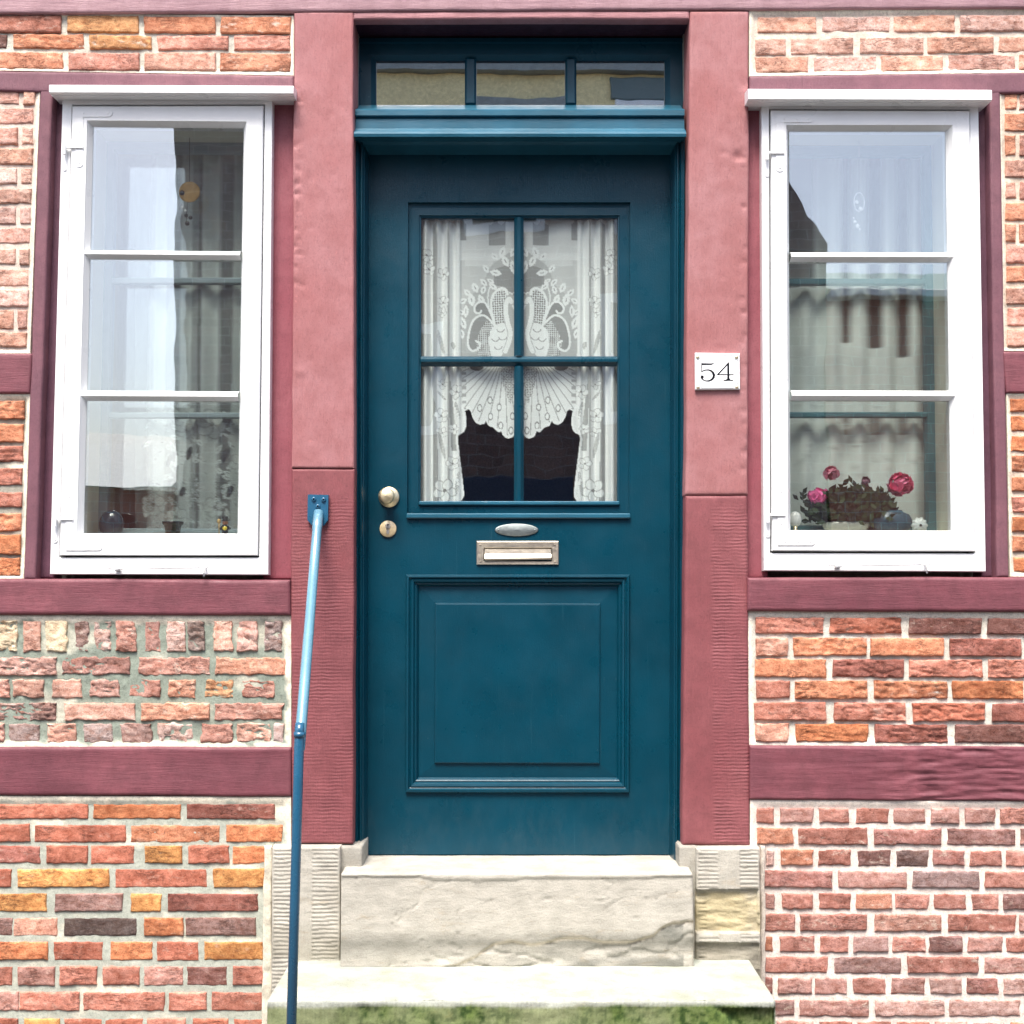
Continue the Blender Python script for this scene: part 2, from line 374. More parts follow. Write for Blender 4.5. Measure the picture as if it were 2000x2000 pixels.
def m_lace(name, col=(.95, .96, .95)):
    "net curtain: the attribute holds how dense the thread is"
    m, n, o = newmat(name); k = N_(n); a = k.attr()
    w = k.noise(900, 1, .5); alpha = k.math('ADD', a.outputs["Alpha"], k.math('MULTIPLY', k.math('SUBTRACT', w, .5), .25)); alpha = k.math('MINIMUM', k.math('MAXIMUM', alpha, 0), 1)
    d = k.node("ShaderNodeBsdfDiffuse"); d.inputs[0].default_value = (*col, 1)
    tr = k.node("ShaderNodeBsdfTranslucent"); tr.inputs[0].default_value = (*col, 1)
    dm = k.node("ShaderNodeMixShader"); dm.inputs[0].default_value = .08; k.l(d.outputs[0], dm.inputs[1]); k.l(tr.outputs[0], dm.inputs[2])
    t = k.node("ShaderNodeBsdfTransparent"); mx = k.node("ShaderNodeMixShader")
    k.l(alpha, mx.inputs[0]); k.l(t.outputs[0], mx.inputs[1]); k.l(dm.outputs[0], mx.inputs[2]); k.l(mx.outputs[0], o.inputs[0]); return m
def m_wallbrick(name, c1, c2, mortar, sc=4.6):
    m, n, o = newmat(name); k = N_(n)
    mp = k.node("ShaderNodeMapping"); mp.inputs["Rotation"].default_value = (pi / 2, 0, 0); k.l(k.co, mp.inputs[0])
    b = k.node("ShaderNodeTexBrick"); b.inputs["Scale"].default_value = sc; b.inputs["Mortar Size"].default_value = .012
    b.inputs["Color1"].default_value = (*c1, 1); b.inputs["Color2"].default_value = (*c2, 1); b.inputs["Mortar"].default_value = (*mortar, 1)
    b.inputs["Row Height"].default_value = .28; k.l(mp.outputs[0], b.inputs["Vector"])
    c = k.mix(k.ramp(k.noise(12, 5, .7), [(.35, 0), (.65, .5)]), b.outputs["Color"], c2)
    k.l(k.bsdf(c, .9, .2, nrm=k.bump(b.outputs["Fac"], .01, .4)), o.inputs[0]); return m

PINK = lin(200, 122, 124, .66); ROSE = lin(178, 92, 102, .62); PLUM = lin(142, 80, 92, .58); MAUVE = lin(186, 142, 152, .62)
M = dict(
    brick=m_brick(), mortar=m_mortar(), stone=m_stone(),
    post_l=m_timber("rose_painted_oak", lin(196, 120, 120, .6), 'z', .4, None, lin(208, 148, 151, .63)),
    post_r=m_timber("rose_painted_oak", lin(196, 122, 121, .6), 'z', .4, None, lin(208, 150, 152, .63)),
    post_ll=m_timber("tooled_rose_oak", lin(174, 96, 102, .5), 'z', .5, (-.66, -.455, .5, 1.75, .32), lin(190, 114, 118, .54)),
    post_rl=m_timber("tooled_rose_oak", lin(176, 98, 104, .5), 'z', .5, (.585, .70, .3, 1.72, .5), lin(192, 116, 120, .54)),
    beam_top=m_timber("faded_mauve_oak", MAUVE, 'x', .5, None, lin(206, 164, 170, .62)),
    lintel=m_timber("faded_rose_oak", lin(206, 146, 150, .62), 'x', .4),
    beam=m_timber("plum_painted_oak", PLUM, 'x', .6, None, lin(170, 100, 110, .58), deep=.0008),
    beam_dark=m_timber("dark_plum_oak", lin(144, 76, 98, .58), 'x', .7, None, lin(166, 94, 112, .58), deep=.003, dark=(.82, 1.12, lin(64, 26, 50, .5), lin(140, 84, 104, .5))),
    stud=m_timber("brown_plum_oak", lin(146, 98, 112, .6), 'z', .6, None, lin(166, 112, 122, .6)),
    soffit=m_timber("shade_dark_soffit", lin(70, 36, 56, .6), 'x', .5),  # shade under the lintel put into the colour, darker than the other timbers
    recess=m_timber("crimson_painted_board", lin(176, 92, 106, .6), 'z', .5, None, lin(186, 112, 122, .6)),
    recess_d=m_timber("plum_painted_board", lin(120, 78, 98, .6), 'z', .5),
    white=m_paint("white_window_paint", (.83, .84, .84), .3, .02, .0004, .5, (14, 14, 3), .10),
    teal=m_paint("teal_door_paint", (.0007, .042, .070), .31, .12, .0007, .36, (60, 10, 2.5), .3, chips=True),
    tealrail=m_paint("lighter_teal_paint", (.014, .095, .150), .36, .2, .0006, .5, (3, 10, 30), .35),  # lighter teal than the door leaf, for transom rail, bead and sill strip
    cream=m_paint("cream_lining_paint", lin(236, 236, 218, .8), .5, .04), innerteal=m_paint("teal_inner_sash", lin(86, 142, 150, .6), .4, .06), inner=m_paint("grey_blue_sash_paint", lin(170, 190, 196, .6), .45, .06),
    glass=m_glass("window_glass", .19, .0004), glass2=m_glass("inner_glass", .12, .0007), glassd=m_glass("door_glass", .12, .0008), glasst=m_glass("transom_glass", .5, .0004),
    lace=m_lace("white_lace_net"), lace2=m_lace("grey_lace_net", (.80, .87, .82)),
    brassflat=m_plain("pale_brass_plate", lin(238, 216, 170, .85), .35, .8, .0004, 120),
    brass=m_metal("worn_brass", (.90, .78, .52), .34, .2, .3), nickel=m_metal("dull_bronze", (.62, .56, .46), .36, .2, .4), steel=m_metal("tarnished_silver", (.40, .45, .44), .35, .25, .5),
    railtop=m_paint("sky_sheen_teal", lin(112, 166, 190, .7), .24, .12, .0004, 1.0, None, .35, .6),  # sky sheen along the sloping rail put into a paler base colour
    rail=m_paint("teal_rail_paint", lin(44, 112, 150, .6), .26, .14, .0004, .8, None, .4), enamel=m_paint("white_enamel", (.84, .85, .85), .12, .01, .0001, .5),
    ink=m_plain("black_enamel", (.006, .008, .012), .15), line=m_plain("grey_enamel_line", (.22, .22, .24), .3),
    dark=m_plain("black_glaze", (.012, .016, .018), .25), room=m_plain("room_plaster", (.30, .29, .26), .9), roomfloor=m_plain("room_boards", (.10, .06, .04), .6),
    slot=m_plain("keyhole_black", (.004, .004, .004), .6), key=m_metal("nickel_cylinder", (.7, .66, .6), .3),
)
rng = random.Random(5)

# ------------------------------------------------------------------ ground
g = Buf(); g.add([(-150, -150, 0), (150, -150, 0), (150, 150, 0), (-150, 150, 0)], [(0, 1, 2, 3)])
go = g.build("street", m_plain("grey_cobbles", lin(110, 108, 106, .6), .85, .3, .02, 14), None, False); go["kind"] = "structure"; go["label"] = "grey paved street in front of the house"

# ------------------------------------------------------------------ the house
house = thing("timber_framed_house", "half-timbered house front with rose beams, brick panels, teal door and two white windows", "house")
# --- timbers
def timber(name, q, yf, m, yb=.10, r=.007, amp=.0022, sc=(6, 6, 6), cell=.014, wob=.003, disp=None, seed=None, label=None):
    b = Buf(); slab(b, quad(q, yf), yf, yb, cell, r, amp, sc, wob, 5, seed if seed is not None else rng.randrange(999), disp=disp)
    return b.build(name, M[m], house, label=label)
def dents(spots):
    D = [(xz(u, v, 0), r * .0015, d) for u, v, r, d in spots]
    def f(x, z, d, p):
        y = 0
        for (cx, cz), r, a in D: y = y + .65 * a * np.exp(-(((x - cx) ** 2 + ((z - cz) * 1.1) ** 2) / (r * r)) ** 1.5)
        return y
    return f
timber("beam", [(-400, -60), (2400, -72), (2400, 13), (-400, 28)], -.012, "beam_top")
timber("lintel", [(689, 23), (1347, 20), (1347, 37), (689, 38)], -.006, "lintel", .03, seed=3)
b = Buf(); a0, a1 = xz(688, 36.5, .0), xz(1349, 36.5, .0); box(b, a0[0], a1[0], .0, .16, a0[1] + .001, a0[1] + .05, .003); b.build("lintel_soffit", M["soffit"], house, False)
rd = random.Random(11)
edge_l = [(576 + rd.uniform(0, 14), rd.uniform(150, 560), rd.uniform(3, 6), .006) for _ in range(26)] + [(590 + rd.uniform(0, 90), rd.uniform(150, 900), rd.uniform(2, 5), .003) for _ in range(18)] + [(587, 727, 9, -.004)]
timber("post", [(574, 24), (690, 23), (692, 914.6), (570, 914.6)], -.008, "post_l", .17, .006, .0025, (5, 5, 3), .008, .004, dents(edge_l), 21)
edge_l2 = [(600 + rd.uniform(-25, 85), rd.uniform(930, 1640), rd.uniform(2, 4), .0025) for _ in range(30)]
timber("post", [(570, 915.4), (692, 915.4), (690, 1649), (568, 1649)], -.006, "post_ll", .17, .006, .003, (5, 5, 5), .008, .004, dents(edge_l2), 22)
edge_r = [(1459 - rd.uniform(0, 12), rd.uniform(150, 960), rd.uniform(3, 6), .005) for _ in range(30)] + [(1441, 307, 10, .01), (1450, 318, 7, -.006), (1412, 300, 5, .005), (1404, 680, 4, .004), (1415, 683, 4, .004)] + [(1350 + rd.uniform(0, 95), rd.uniform(100, 950), rd.uniform(2, 5), .0025) for _ in range(16)]
timber("post", [(1347, 21), (1463, 20), (1461, 966.6), (1338, 966.6)], -.008, "post_r", .17, .008, .0025, (5, 5, 3), .008, .004, dents(edge_r), 23)
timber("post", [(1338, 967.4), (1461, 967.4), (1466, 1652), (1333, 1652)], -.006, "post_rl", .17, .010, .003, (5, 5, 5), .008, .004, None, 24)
timber("beam", [(-400, 132), (574, 147), (574, 192), (-400, 168)], -.006, "stud")
timber("beam", [(1463, 148), (2400, 136), (2400, 168), (1463, 198)], -.006, "stud")
timber("stud", [(78, 168), (103, 170), (69, 1131), (46, 1131)], -.004, "stud")
timber("stud", [(1931, 172), (1953, 170), (1972, 1127), (1948, 1127)], -.004, "stud")
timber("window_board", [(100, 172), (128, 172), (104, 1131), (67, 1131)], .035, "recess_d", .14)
timber("window_board", [(524, 175), (577, 180), (570, 1131), (514, 1131)], .028, "recess", .14, .004)
timber("window_board", [(1458, 180), (1496, 180), (1500, 1128), (1458, 1128)], .028, "recess", .14, .004)
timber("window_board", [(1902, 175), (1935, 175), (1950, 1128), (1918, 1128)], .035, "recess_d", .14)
timber("beam", [(-400, 690), (62, 690), (58, 769), (-400, 769)], -.006, "beam")
timber("beam", [(1960, 685), (2400, 685), (2400, 768), (1966, 768)], -.006, "beam")
timber("sill_beam", [(-400, 1130), (567, 1132), (568, 1202), (-400, 1201)], -.012, "beam", .12, .010, .003, (4, 6, 14))
timber("sill_beam", [(1460, 1128), (2400, 1126), (2400, 1197), (1460, 1194)], -.012, "beam", .12, .010, .003, (4, 6, 14))
timber("beam", [(-400, 1460), (568, 1460), (568, 1556), (-400, 1553)], -.010, "beam", .12, .008, .003, (3, 6, 16))
def rough_right(x, z, d, p):
    w = np.clip((x - .95) / .25, 0, 1); n = fbm(p, (9, 3, 60), 77, 4)
    return w * (.006 * np.clip(np.abs(n) * 2.2 - .25, -.3, 1)) + .0015 * fbm(p, (5, 3, 40), 71, 3)
timber("beam", [(1465, 1457), (2400, 1461), (2400, 1567), (1465, 1563)], -.008, "beam", .12, .008, .002, (3, 6, 16), (.008, .005), .003, rough_right, label="plum beam with deeply weathered grain on its right half")

# --- brick panels
K = .92
C = {c: np.array(lin(*v, K)) * .90 + np.array((.050, .040, .032)) for c, v in dict(
    o=(216, 128, 78), y=(230, 156, 84), r=(194, 108, 80), d=(164, 92, 76), k=(88, 68, 62), m=(160, 118, 106), p=(226, 160, 132), s=(206, 128, 104), c=(226, 206, 160),
    w=(222, 176, 158), b=(128, 76, 66), g=(168, 140, 132), t=(222, 140, 98), v=(206, 146, 128)).items()}
def brick_panel(outer, rows, pal, mort, lime=.03, yb=0.0, ym=.007, slope=0.0, jag=.0016, crack=1.0, smear=.4, ext=None, blen=138, gap=12, seed=1, mamp=.002, limecol=(240, 232, 214), label=None, limew=1.0, patch=.85, dull=0.0, pale=0.0):
    rr = random.Random(seed); P = thing_panel = None
    b = Buf(); q = quad(outer, 0)
    lo, hi = ext or (None, None)
    mc = np.array(lin(*mort, .84)); lc = np.array(lin(*limecol, .95))
    def mcol(x, z, d, p, c):
        n = fbm(p, 22, seed + 3, 4); k = np.clip((lime * (1 + 1.1 * n) - d) / .007, 0, 1) * limew
        k = np.maximum(k, np.clip(fbm(p, (9, 3, 14), seed + 8, 4) * 3 - .5, 0, patch))
        c[:, :3] = mc + (lc - mc) * k[:, None]; return c
    def mdisp(x, z, d, p):
        return -.006 * np.clip((lime - d) / .008, 0, 1) * limew
    slab(b, q, ym, .10, .008, .002, mamp, 40, .0, 8, seed, disp=mdisp, colfn=mcol, mat=0)
    for ri, row in enumerate(rows):
        v0, v1, bricks = row[0], row[1], [list(x) for x in row[2]]
        kind = row[3] if len(row) > 3 else None
        u_ref = outer[0][0] if hi is None else outer[1][0]
        L = blen if kind is None else kind
        if lo is not None:
            while bricks[0][0] > lo: e = bricks[0][0] - gap; bricks.insert(0, [e - L, e])
        if hi is not None:
            while bricks[-1][1] < hi: e = bricks[-1][1] + gap; bricks.append([e, e + L])
        for bi, br in enumerate(bricks):
            u0, u1 = br[0], br[1]; c = C[br[2]] if len(br) > 2 else C[rr.choice(pal)]
            c = c * (1 - pale) + pale * np.array((.78, .55, .44)); c = (c * (1 - dull) + dull * np.array((.42, .24, .205))) * (1 + rr.uniform(-.16, .14)); j = lambda a: rr.uniform(-a, a)
            dv0 = slope * (u0 - 1000); dv1 = slope * (u1 - 1000)
            yy = yb + j(.0025)
            Q = quad([(u0 + j(1.2), v0 + dv0 + j(1)), (u1 + j(1.2), v0 + dv1 + j(1)), (u1 + j(1.2), v1 + dv1 + j(1)), (u0 + j(1.2), v1 + dv0 + j(1))], yy)
            sd = rr.randrange(9999); cr = crack * rr.choice((.25, .5, 1, 1.4)); tilt = j(.003)
            ck = .0028 * cr
            def dsp(x, z, d, p, ck=ck, sd=sd):
                w = fbm(p, (16, 3, 70), sd, 4); y = ck * np.clip(1 - np.abs(w) / .12, 0, 1)
                y = y + ck * 1.2 * np.clip(fbm(p, (30, 3, 45), sd + 4, 3) * 2 - .5, 0, 1)
                y = y + ck * .9 * np.clip(fbm(p, 14, sd + 9, 2), -1, 1)
                return y
            al = smear * rr.choice((.1, .3, .8, 1.2))
            def cf(x, z, d, p, cc, sd=sd, ck=ck):
                n = fbm(p, (10, 3, 16), sd + 31, 3); t = rr.choice((1, 1, 1, .5))
                k = np.clip(n * 1.8, -1, 1)[:, None]
                cc[:, :3] = np.clip(cc[:, :3] * (1 + .28 * k * np.array((1, 1.15, 1.2))), .01, .9); return cc
            slab(b, Q, yy, ym + .03, .0048, .0045, .0010, 60, jag * 1.7, 60, sd, (*c, min(1, al)), 1, dsp, cf)
    return b.build("brick_panel", [M["mortar"], M["brick"]], house, label=label)
R = []
brick_panel([(-400, 20), (574, 30), (574, 148), (-400, 131)], [
    (34, 66, [(-25, 118, 'r'), (130, 270, 'y'), (280, 420, 'o'), (431, 568, 'o')]), (71, 98, [(-130, 13, 'b'), (24, 163, 'o'), (173, 295, 'y'), (306, 446, 's'), (457, 567, 's')]),
    (105, 139, [(-30, 122, 't'), (133, 271, 's'), (281, 420, 'p'), (430, 568, 't')])], 'oyrs', (224, 220, 208), .014, slope=.004, seed=11, pale=.12, ext=(-400, None), crack=.8, smear=.8)
nl = [(176, 203, 1), (210, 241, 0), (248, 281, 1), (288, 320, 0), (328, 358, 1), (368, 397, 0), (404, 437, 1), (444, 476, 0), (485, 516, 1), (525, 558, 0), (565, 598, 0), (605, 642, 1), (648, 676, 0)]
brick_panel([(-400, 166), (79, 166), (59, 691), (-400, 691)], [(a, b_, [(-110, 36 - i * .9), (44 - i * .9, 66 - i * 1.2)] if k else [(-75, 66 - i * 1.2)]) for i, (a, b_, k) in enumerate(nl)], 'spvptw', (232, 214, 202), .012, seed=12, pale=.38, ext=(-400, None), crack=.4, smear=1.2, ym=.0055, gap=9)
nl2 = [(782, 817), (827, 863), (871, 902), (914, 948), (961, 990), (1003, 1036), (1045, 1082), (1090, 1124)]
brick_panel([(-400, 769), (59, 769), (46, 1131), (-400, 1131)], [(a, b_, [(-95 - (i % 2) * 60, 46 - i * 1.1)]) for i, (a, b_) in enumerate(nl2)], 'stto', (176, 172, 160), .014, seed=13, ext=(-400, None), crack=1.2, ym=.009)
sold = [(-50, -10, 'c'), (-4, 33, 'c'), (43, 80, 'p'), (89, 129, 'c'), (145, 172, 'm'), (183, 217, 'w'), (226, 264, 's'), (283, 312, 'd'), (324, 362, 'w'), (366, 400, 'k'), (417, 453, 'p'), (464, 502, 'v'), (516, 551, 'g')]
brick_panel([(-400, 1201), (569, 1202), (569, 1461), (-400, 1460)], [
    (1213, 1272, sold, 40), (1284, 1318, [(-40, 109, 'v'), (121, 254, 'd'), (270, 409, 's'), (420, 558, 't')]),
    (1328, 1362, [(-35, 16, 's'), (25, 85, 'p'), (101, 159, 'p'), (176, 232, 'v'), (252, 313, 's'), (328, 380, 't'), (400, 455, 'y'), (473, 534, 's')], 62),
    (1373, 1407, [(-50, 109, 'b'), (125, 261, 'p'), (275, 406, 't'), (420, 552, 's')]),
    (1414, 1450, [(-40, 7, 's'), (18, 78, 'g'), (92, 147, 'p'), (163, 217, 'g'), (235, 295, 'b'), (308, 377, 'w'), (393, 453, 's'), (462, 527, 'p'), (533, 553, 'g')], 60)],
    'svpwt', (158, 168, 156), .022, seed=14, pale=.25, ext=(-400, None), jag=.0032, crack=2.0, smear=1.0, ym=.0072, yb=.001, mamp=.003, patch=.45, gap=14, label="brick panel with a soldier course of pale eroded bricks in grey mortar")
LBr = [(1571, 1600, [(-150, -32), (-20, 171, 'r'), (181, 353, 'o'), (364, 536, 'd')]), (1611, 1645, [(-110, 57, 'r'), (67, 246, 'r'), (254, 428, 't'), (442, 551, 'o')]),
    (1652, 1687, [(-80, 78, 'd'), (89, 170, 'r'), (178, 261, 'r'), (282, 355, 'y'), (367, 446, 'r'), (453, 526, 'o')]), (1698, 1734, [(-150, 22, 'r'), (33, 212, 'y'), (225, 403, 'r'), (416, 516, 'y')]),
    (1746, 1781, [(-80, 91, 'y'), (107, 239, 'm'), (254, 314, 'y'), (326, 504, 'd')]), (1793, 1828, [(-60, 25, 'm'), (27, 112, 'p'), (125, 267, 'k'), (281, 357, 'o'), (362, 500, 'm')]),
    (1840, 1876, [(-80, 92, 'o'), (105, 201, 'r'), (215, 296, 'o'), (306, 387, 'r'), (398, 512, 'y')]), (1888, 1925, [(-60, 24, 's'), (34, 105, 'v'), (115, 189, 's'), (200, 272, 's'), (281, 357, 'v'), (366, 443, 'b'), (453, 517, 's')]),
    (1939, 1975, [(-90, 34, 'v'), (37, 154, 's'), (162, 321, 's'), (328, 402, 's'), (413, 525, 's')]), (1990, 2025, [(-80, 34), (45, 116), (125, 198), (204, 279), (286, 362), (375, 446), (455, 527)]),
    (2038, 2073, [(-90, 84), (96, 260), (270, 440), (450, 526)]), (2086, 2121, [(-40, 40), (50, 130), (142, 220), (230, 310), (322, 400), (410, 520)])]
brick_panel([(-400, 1553), (569, 1556), (569, 2165), (-400, 2165)], LBr, 'orstry', (196, 200, 188), .022, seed=15, ext=(-400, None), crack=.4, smear=.4, ym=.004, blen=170, gap=11)
brick_panel([(1463, 21), (2400, 10), (2400, 138), (1463, 150)], [
    (38, 69, [(1481, 1595, 't'), (1606, 1739, 'v'), (1746, 1865, 't'), (1876, 2010, 'v')]), (80, 111, [(1476, 1534, 'p'), (1546, 1668, 'p'), (1680, 1804, 'p'), (1814, 1943, 't'), (1952, 2080, 't')]),
    (116, 146, [(1476, 1579, 't'), (1590, 1711, 'v'), (1722, 1843, 't'), (1852, 1983, 's'), (1992, 2110)])], 'tpv', (236, 220, 206), .014, slope=-.010, seed=16, pale=.38, ext=(None, 2400), crack=.45, smear=1.0, ym=.004, gap=10)
rr1 = [(183, 214), (221, 255), (264, 303), (312, 346), (355, 388), (395, 429), (437, 471), (478, 513), (520, 551), (560, 593), (601, 636), (642, 676)]
brick_panel([(1952, 168), (2400, 168), (2400, 686), (1959, 686)], [(a, b_, [(1963 + i * .5, 1984 + rng.uniform(0, 4)), (1993, 2060)] if i % 2 == 0 and i < 8 else [(1963 + i * .5, 2095)]) for i, (a, b_) in enumerate(rr1)], 'spto', (226, 208, 190), .012, seed=17, pale=.2, ext=(None, 2400), ym=.0065, smear=.6, crack=.7)
rr2 = [(778, 803), (813, 842), (852, 881), (890, 921), (932, 959), (970, 1000), (1010, 1038), (1047, 1078), (1088, 1117)]
brick_panel([(1966, 768), (2400, 768), (2400, 1127), (1973, 1127)], [(a, b_, [(1975 + i * .6, 2080 + 60 * (i % 2))]) for i, (a, b_) in enumerate(rr2)], 'tots', (232, 214, 196), .012, seed=18, ext=(None, 2400), ym=.0065, smear=.5, crack=.7)
brick_panel([(1459, 1193), (2400, 1197), (2400, 1462), (1463, 1457)], [
    (1204, 1236, [(1477, 1610, 's'), (1622, 1762, 'r'), (1776, 1918, 'b'), (1930, 2070, 'b')]), (1245, 1279, [(1477, 1540, 'p'), (1551, 1693, 't'), (1702, 1845, 't'), (1856, 1996, 'd')]),
    (1286, 1321, [(1475, 1614, 't'), (1628, 1767, 'd'), (1777, 1920, 's'), (1932, 2070, 's')]), (1328, 1362, [(1477, 1543, 's'), (1554, 1696, 't'), (1708, 1851, 't'), (1861, 2000, 'o')]),
    (1371, 1406, [(1475, 1614, 's'), (1631, 1771, 's'), (1785, 1925, 'r'), (1939, 2080, 'd')]), (1413, 1448, [(1477, 1541, 'p'), (1555, 1697, 'o'), (1711, 1852, 'd'), (1867, 2005, 'b')])],
    'srdt', (236, 232, 222), .022, slope=.003, seed=19, ext=(None, 2400), crack=1.25, smear=.4, ym=.010, gap=13, limecol=(246, 240, 226))
hd = lambda v0, v1, L: (v0, v1, L, 66)
RBr = [hd(1577, 1606, [(1478, 1512), (1525, 1589), (1600, 1659), (1673, 1736), (1746, 1807), (1820, 1875), (1887, 1945), (1955, 2020)]), (1617, 1648, [(1479, 1549, 'o'), (1561, 1696, 'r'), (1709, 1840, 'd'), (1851, 1984, 'b'), (1995, 2120)]),
    hd(1659, 1689, [(1497, 1512, 'w'), (1525, 1588, 'o'), (1599, 1663, 'r'), (1677, 1740, 'b'), (1752, 1813, 'k'), (1824, 1884, 'd'), (1896, 1958, 's'), (1967, 2030, 's')]), (1700, 1732, [(1494, 1627, 'd'), (1638, 1772, 'v'), (1784, 1914, 'g'), (1925, 2060, 's')]),
    hd(1744, 1774, [(1495, 1513, 'v'), (1528, 1589, 's'), (1601, 1662, 'r'), (1674, 1743, 't'), (1750, 1814, 's'), (1824, 1887, 's'), (1899, 1950, 's'), (1962, 2025, 'b')]), (1784, 1817, [(1494, 1554, 's'), (1563, 1695, 's'), (1709, 1839, 'p'), (1852, 1984, 'r'), (1994, 2120)]),
    hd(1828, 1858, [(1495, 1510), (1523, 1591, 's'), (1602, 1659, 's'), (1668, 1735, 'm'), (1744, 1809, 's'), (1817, 1881, 'b'), (1892, 1958, 'v'), (1967, 2030)]), (1868, 1899, [(1495, 1616, 's'), (1630, 1761, 'm'), (1774, 1911, 's'), (1923, 2060, 'v')]),
    hd(1909, 1940, [(1491, 1509, 'd'), (1520, 1586, 'v'), (1593, 1655, 'v'), (1667, 1730, 's'), (1742, 1807, 'v'), (1818, 1879, 'w'), (1889, 1951, 'd'), (1961, 2025, 'w')]), (1952, 1983, [(1508, 1551, 'm'), (1562, 1698, 'v'), (1710, 1845, 'w'), (1856, 1993, 'w'), (2003, 2120)]),
    hd(1995, 2025, [(1480, 1510), (1518, 1590), (1601, 1665), (1676, 1740), (1752, 1816), (1828, 1890), (1902, 1964), (1975, 2040)]), (2038, 2070, [(1480, 1600), (1612, 1745), (1757, 1890), (1902, 2030)]), hd(2082, 2113, [(1480, 1545), (1557, 1620), (1632, 1700), (1712, 1775), (1787, 1850), (1862, 1925), (1937, 2000)])]
brick_panel([(1465, 1562), (2400, 1567), (2400, 2165), (1465, 2165)], RBr, 'srvo', (250, 236, 228), .020, slope=.003, seed=20, ext=(None, 2400), crack=.3, smear=1.1, ym=.0062, gap=12, limecol=(244, 232, 222), mamp=.0014, jag=.0022, dull=.35)
# upper storey above the picture
ab = [(-700 + i * 43, -668 + i * 43, [(-395 + (i % 2) * 70, -270 + (i % 2) * 70)]) for i in range(14)]
b = Buf(); slab(b, quad([(-400, -720), (2400, -720), (2400, -72), (-400, -60)], 0), .002, .2, .05, .003, .004, 10, col=(*lin(196, 130, 104, .7), 1)); b.build("upper_wall", m_wallbrick("upper_brickwork", lin(206, 124, 96, .7), lin(180, 96, 76, .7), lin(220, 212, 198, .7)), house)

# --- plinth stones under the posts
def plinth(q, yf, bandl, bandr, seed, broken):
    X0 = xz(q[0][0], 1700, yf)[0]; X1 = xz(q[1][0], 1700, yf)[0]
    zz = lambda v: xz(1000, v, yf)[1]
    def dsp(x, z, d, p):
        band = ((x - X0 < bandl) & (x - X0 > .006)) | ((X1 - x < bandr) & (X1 - x > .006))
        y = np.where(band, (.0019 + .0012 * fbm(p, 14, 77, 3)) * (np.sin(z * 2 * pi / .0116 + 2 * fbm(p, 12, 4, 2)) > .1), 0.0)
        y = y + np.where(band, 0, .0006 * np.sin(x * 2 * pi / .009))
        if broken:
            v1, v2, v3, v4 = zz(1738), zz(1822), zz(1842), zz(1895); w = .004 * fbm(p, (25, 3, 10), 6, 3)
            rough = ((z + w < v1) & (z + w > v2)) | (z + w < v3)
            y = np.where(rough & (x - X0 > .03), 0, y) + np.where(rough & (X1 - x > .004), .012 + .009 * fbm(p, (14, 3, 40), 9, 4), 0)
        return y
    base = lin(218, 214, 204, .68); yel = lin(228, 214, 176, .64); gr = lin(168, 162, 146, .66)
    def cf(x, z, d, p, c):
        c[:, :3] = base
        n = fbm(p, (10, 3, 14), seed + 2, 4)
        if broken:
            k = np.clip((zz(1740) - z) / .01, 0, 1) * np.clip((z - zz(1825)) / .01, 0, 1) * np.clip(.8 + n, 0, 1); c[:, :3] = c[:, :3] * (1 - k[:, None]) + np.array(yel) * k[:, None]
            k = np.clip((zz(1840) - z) / .01, 0, 1) * .8
        else: k = np.clip((zz(1800) - z) / .1 + n * .6, 0, 1) * .6 * np.clip((z - zz(1880)) / .02, .2, 1)
        c[:, :3] = c[:, :3] * (1 - k[:, None]) + np.array(gr) * k[:, None]; return c
    b = Buf(); slab(b, quad(q, yf), yf, .10, (.0029, .0027), .005, .0014, 30, .0015, 20, seed, disp=dsp, colfn=cf); return b.build("plinth_stone", M["stone"], house)
plinth([(531, 1655), (664, 1655), (664, 2165), (528, 2165)], -.045, .062, .078, 31, False)
plinth([(1360, 1658), (1484, 1657), (1490, 2165), (1358, 2165)], -.045, .062, .056, 32, True)
for ua, ub in ((655, 706), (1326, 1366)):
    b = Buf(); a, c = xz(ua, 1650, -.02), xz(ub, 1900, -.02); rbox(b, (a[0], -.022, .3), (c[0], .17, px(1000, 1651, -.006)[2]), .012, .006, .002, 20, 3, col=lin(206, 203, 194, .64)); b.build("plinth_stone", M["stone"], house)
lj = Buf()   # lime packing between plinth stone and brick
slab(lj, quad([(516, 1652), (531, 1652), (530, 2165), (506, 2165)], -.012), -.012, .05, .006, .006, .004, 30, .004, 20, 5, col=lin(238, 230, 212, .8)); lj.build("lime_fillet", M["mortar"], house)
lj = Buf(); slab(lj, quad([(1485, 1654), (1494, 1654), (1498, 2165), (1489, 2165)], -.006), -.006, .05, .006, .004, .003, 30, .003, 20, 6, col=lin(236, 224, 212, .8)); lj.build("lime_fillet", M["mortar"], house)

# --- core of the wall and the rooms behind
xl0, xl1 = xz(160, 640, .03)[0], xz(470, 640, .03)[0]; xr0, xr1 = xz(1545, 640, .03)[0], xz(1860, 640, .03)[0]
zt, zb = xz(300, 243, .03)[1] + .0, xz(300, 1042, .03)[1]; zt2, zb2 = xz(1700, 250, .03)[1], xz(1700, 1036, .03)[1]
dx0, dx1 = -.475, .53; dz1 = xz(1000, 60, .15)[1]
b = Buf(); e = .055
for x0, x1, z0, z1 in ((-2.2, xl0 - e, 0, 4), (xl1 + e, dx0, 0, 4), (dx1, xr0 - e, 0, 4), (xr1 + e, 2.2, 0, 4), (xl0 - e, xl1 + e, 0, zb - .03), (xl0 - e, xl1 + e, zt + .04, 4), (xr0 - e, xr1 + e, 0, zb2 - .03), (xr0 - e, xr1 + e, zt2 + .04, 4), (dx0, dx1, dz1, 4)):
    box(b, x0, x1, .105, .22, z0, z1)
b.build("wall_core", M["room"], house, False)
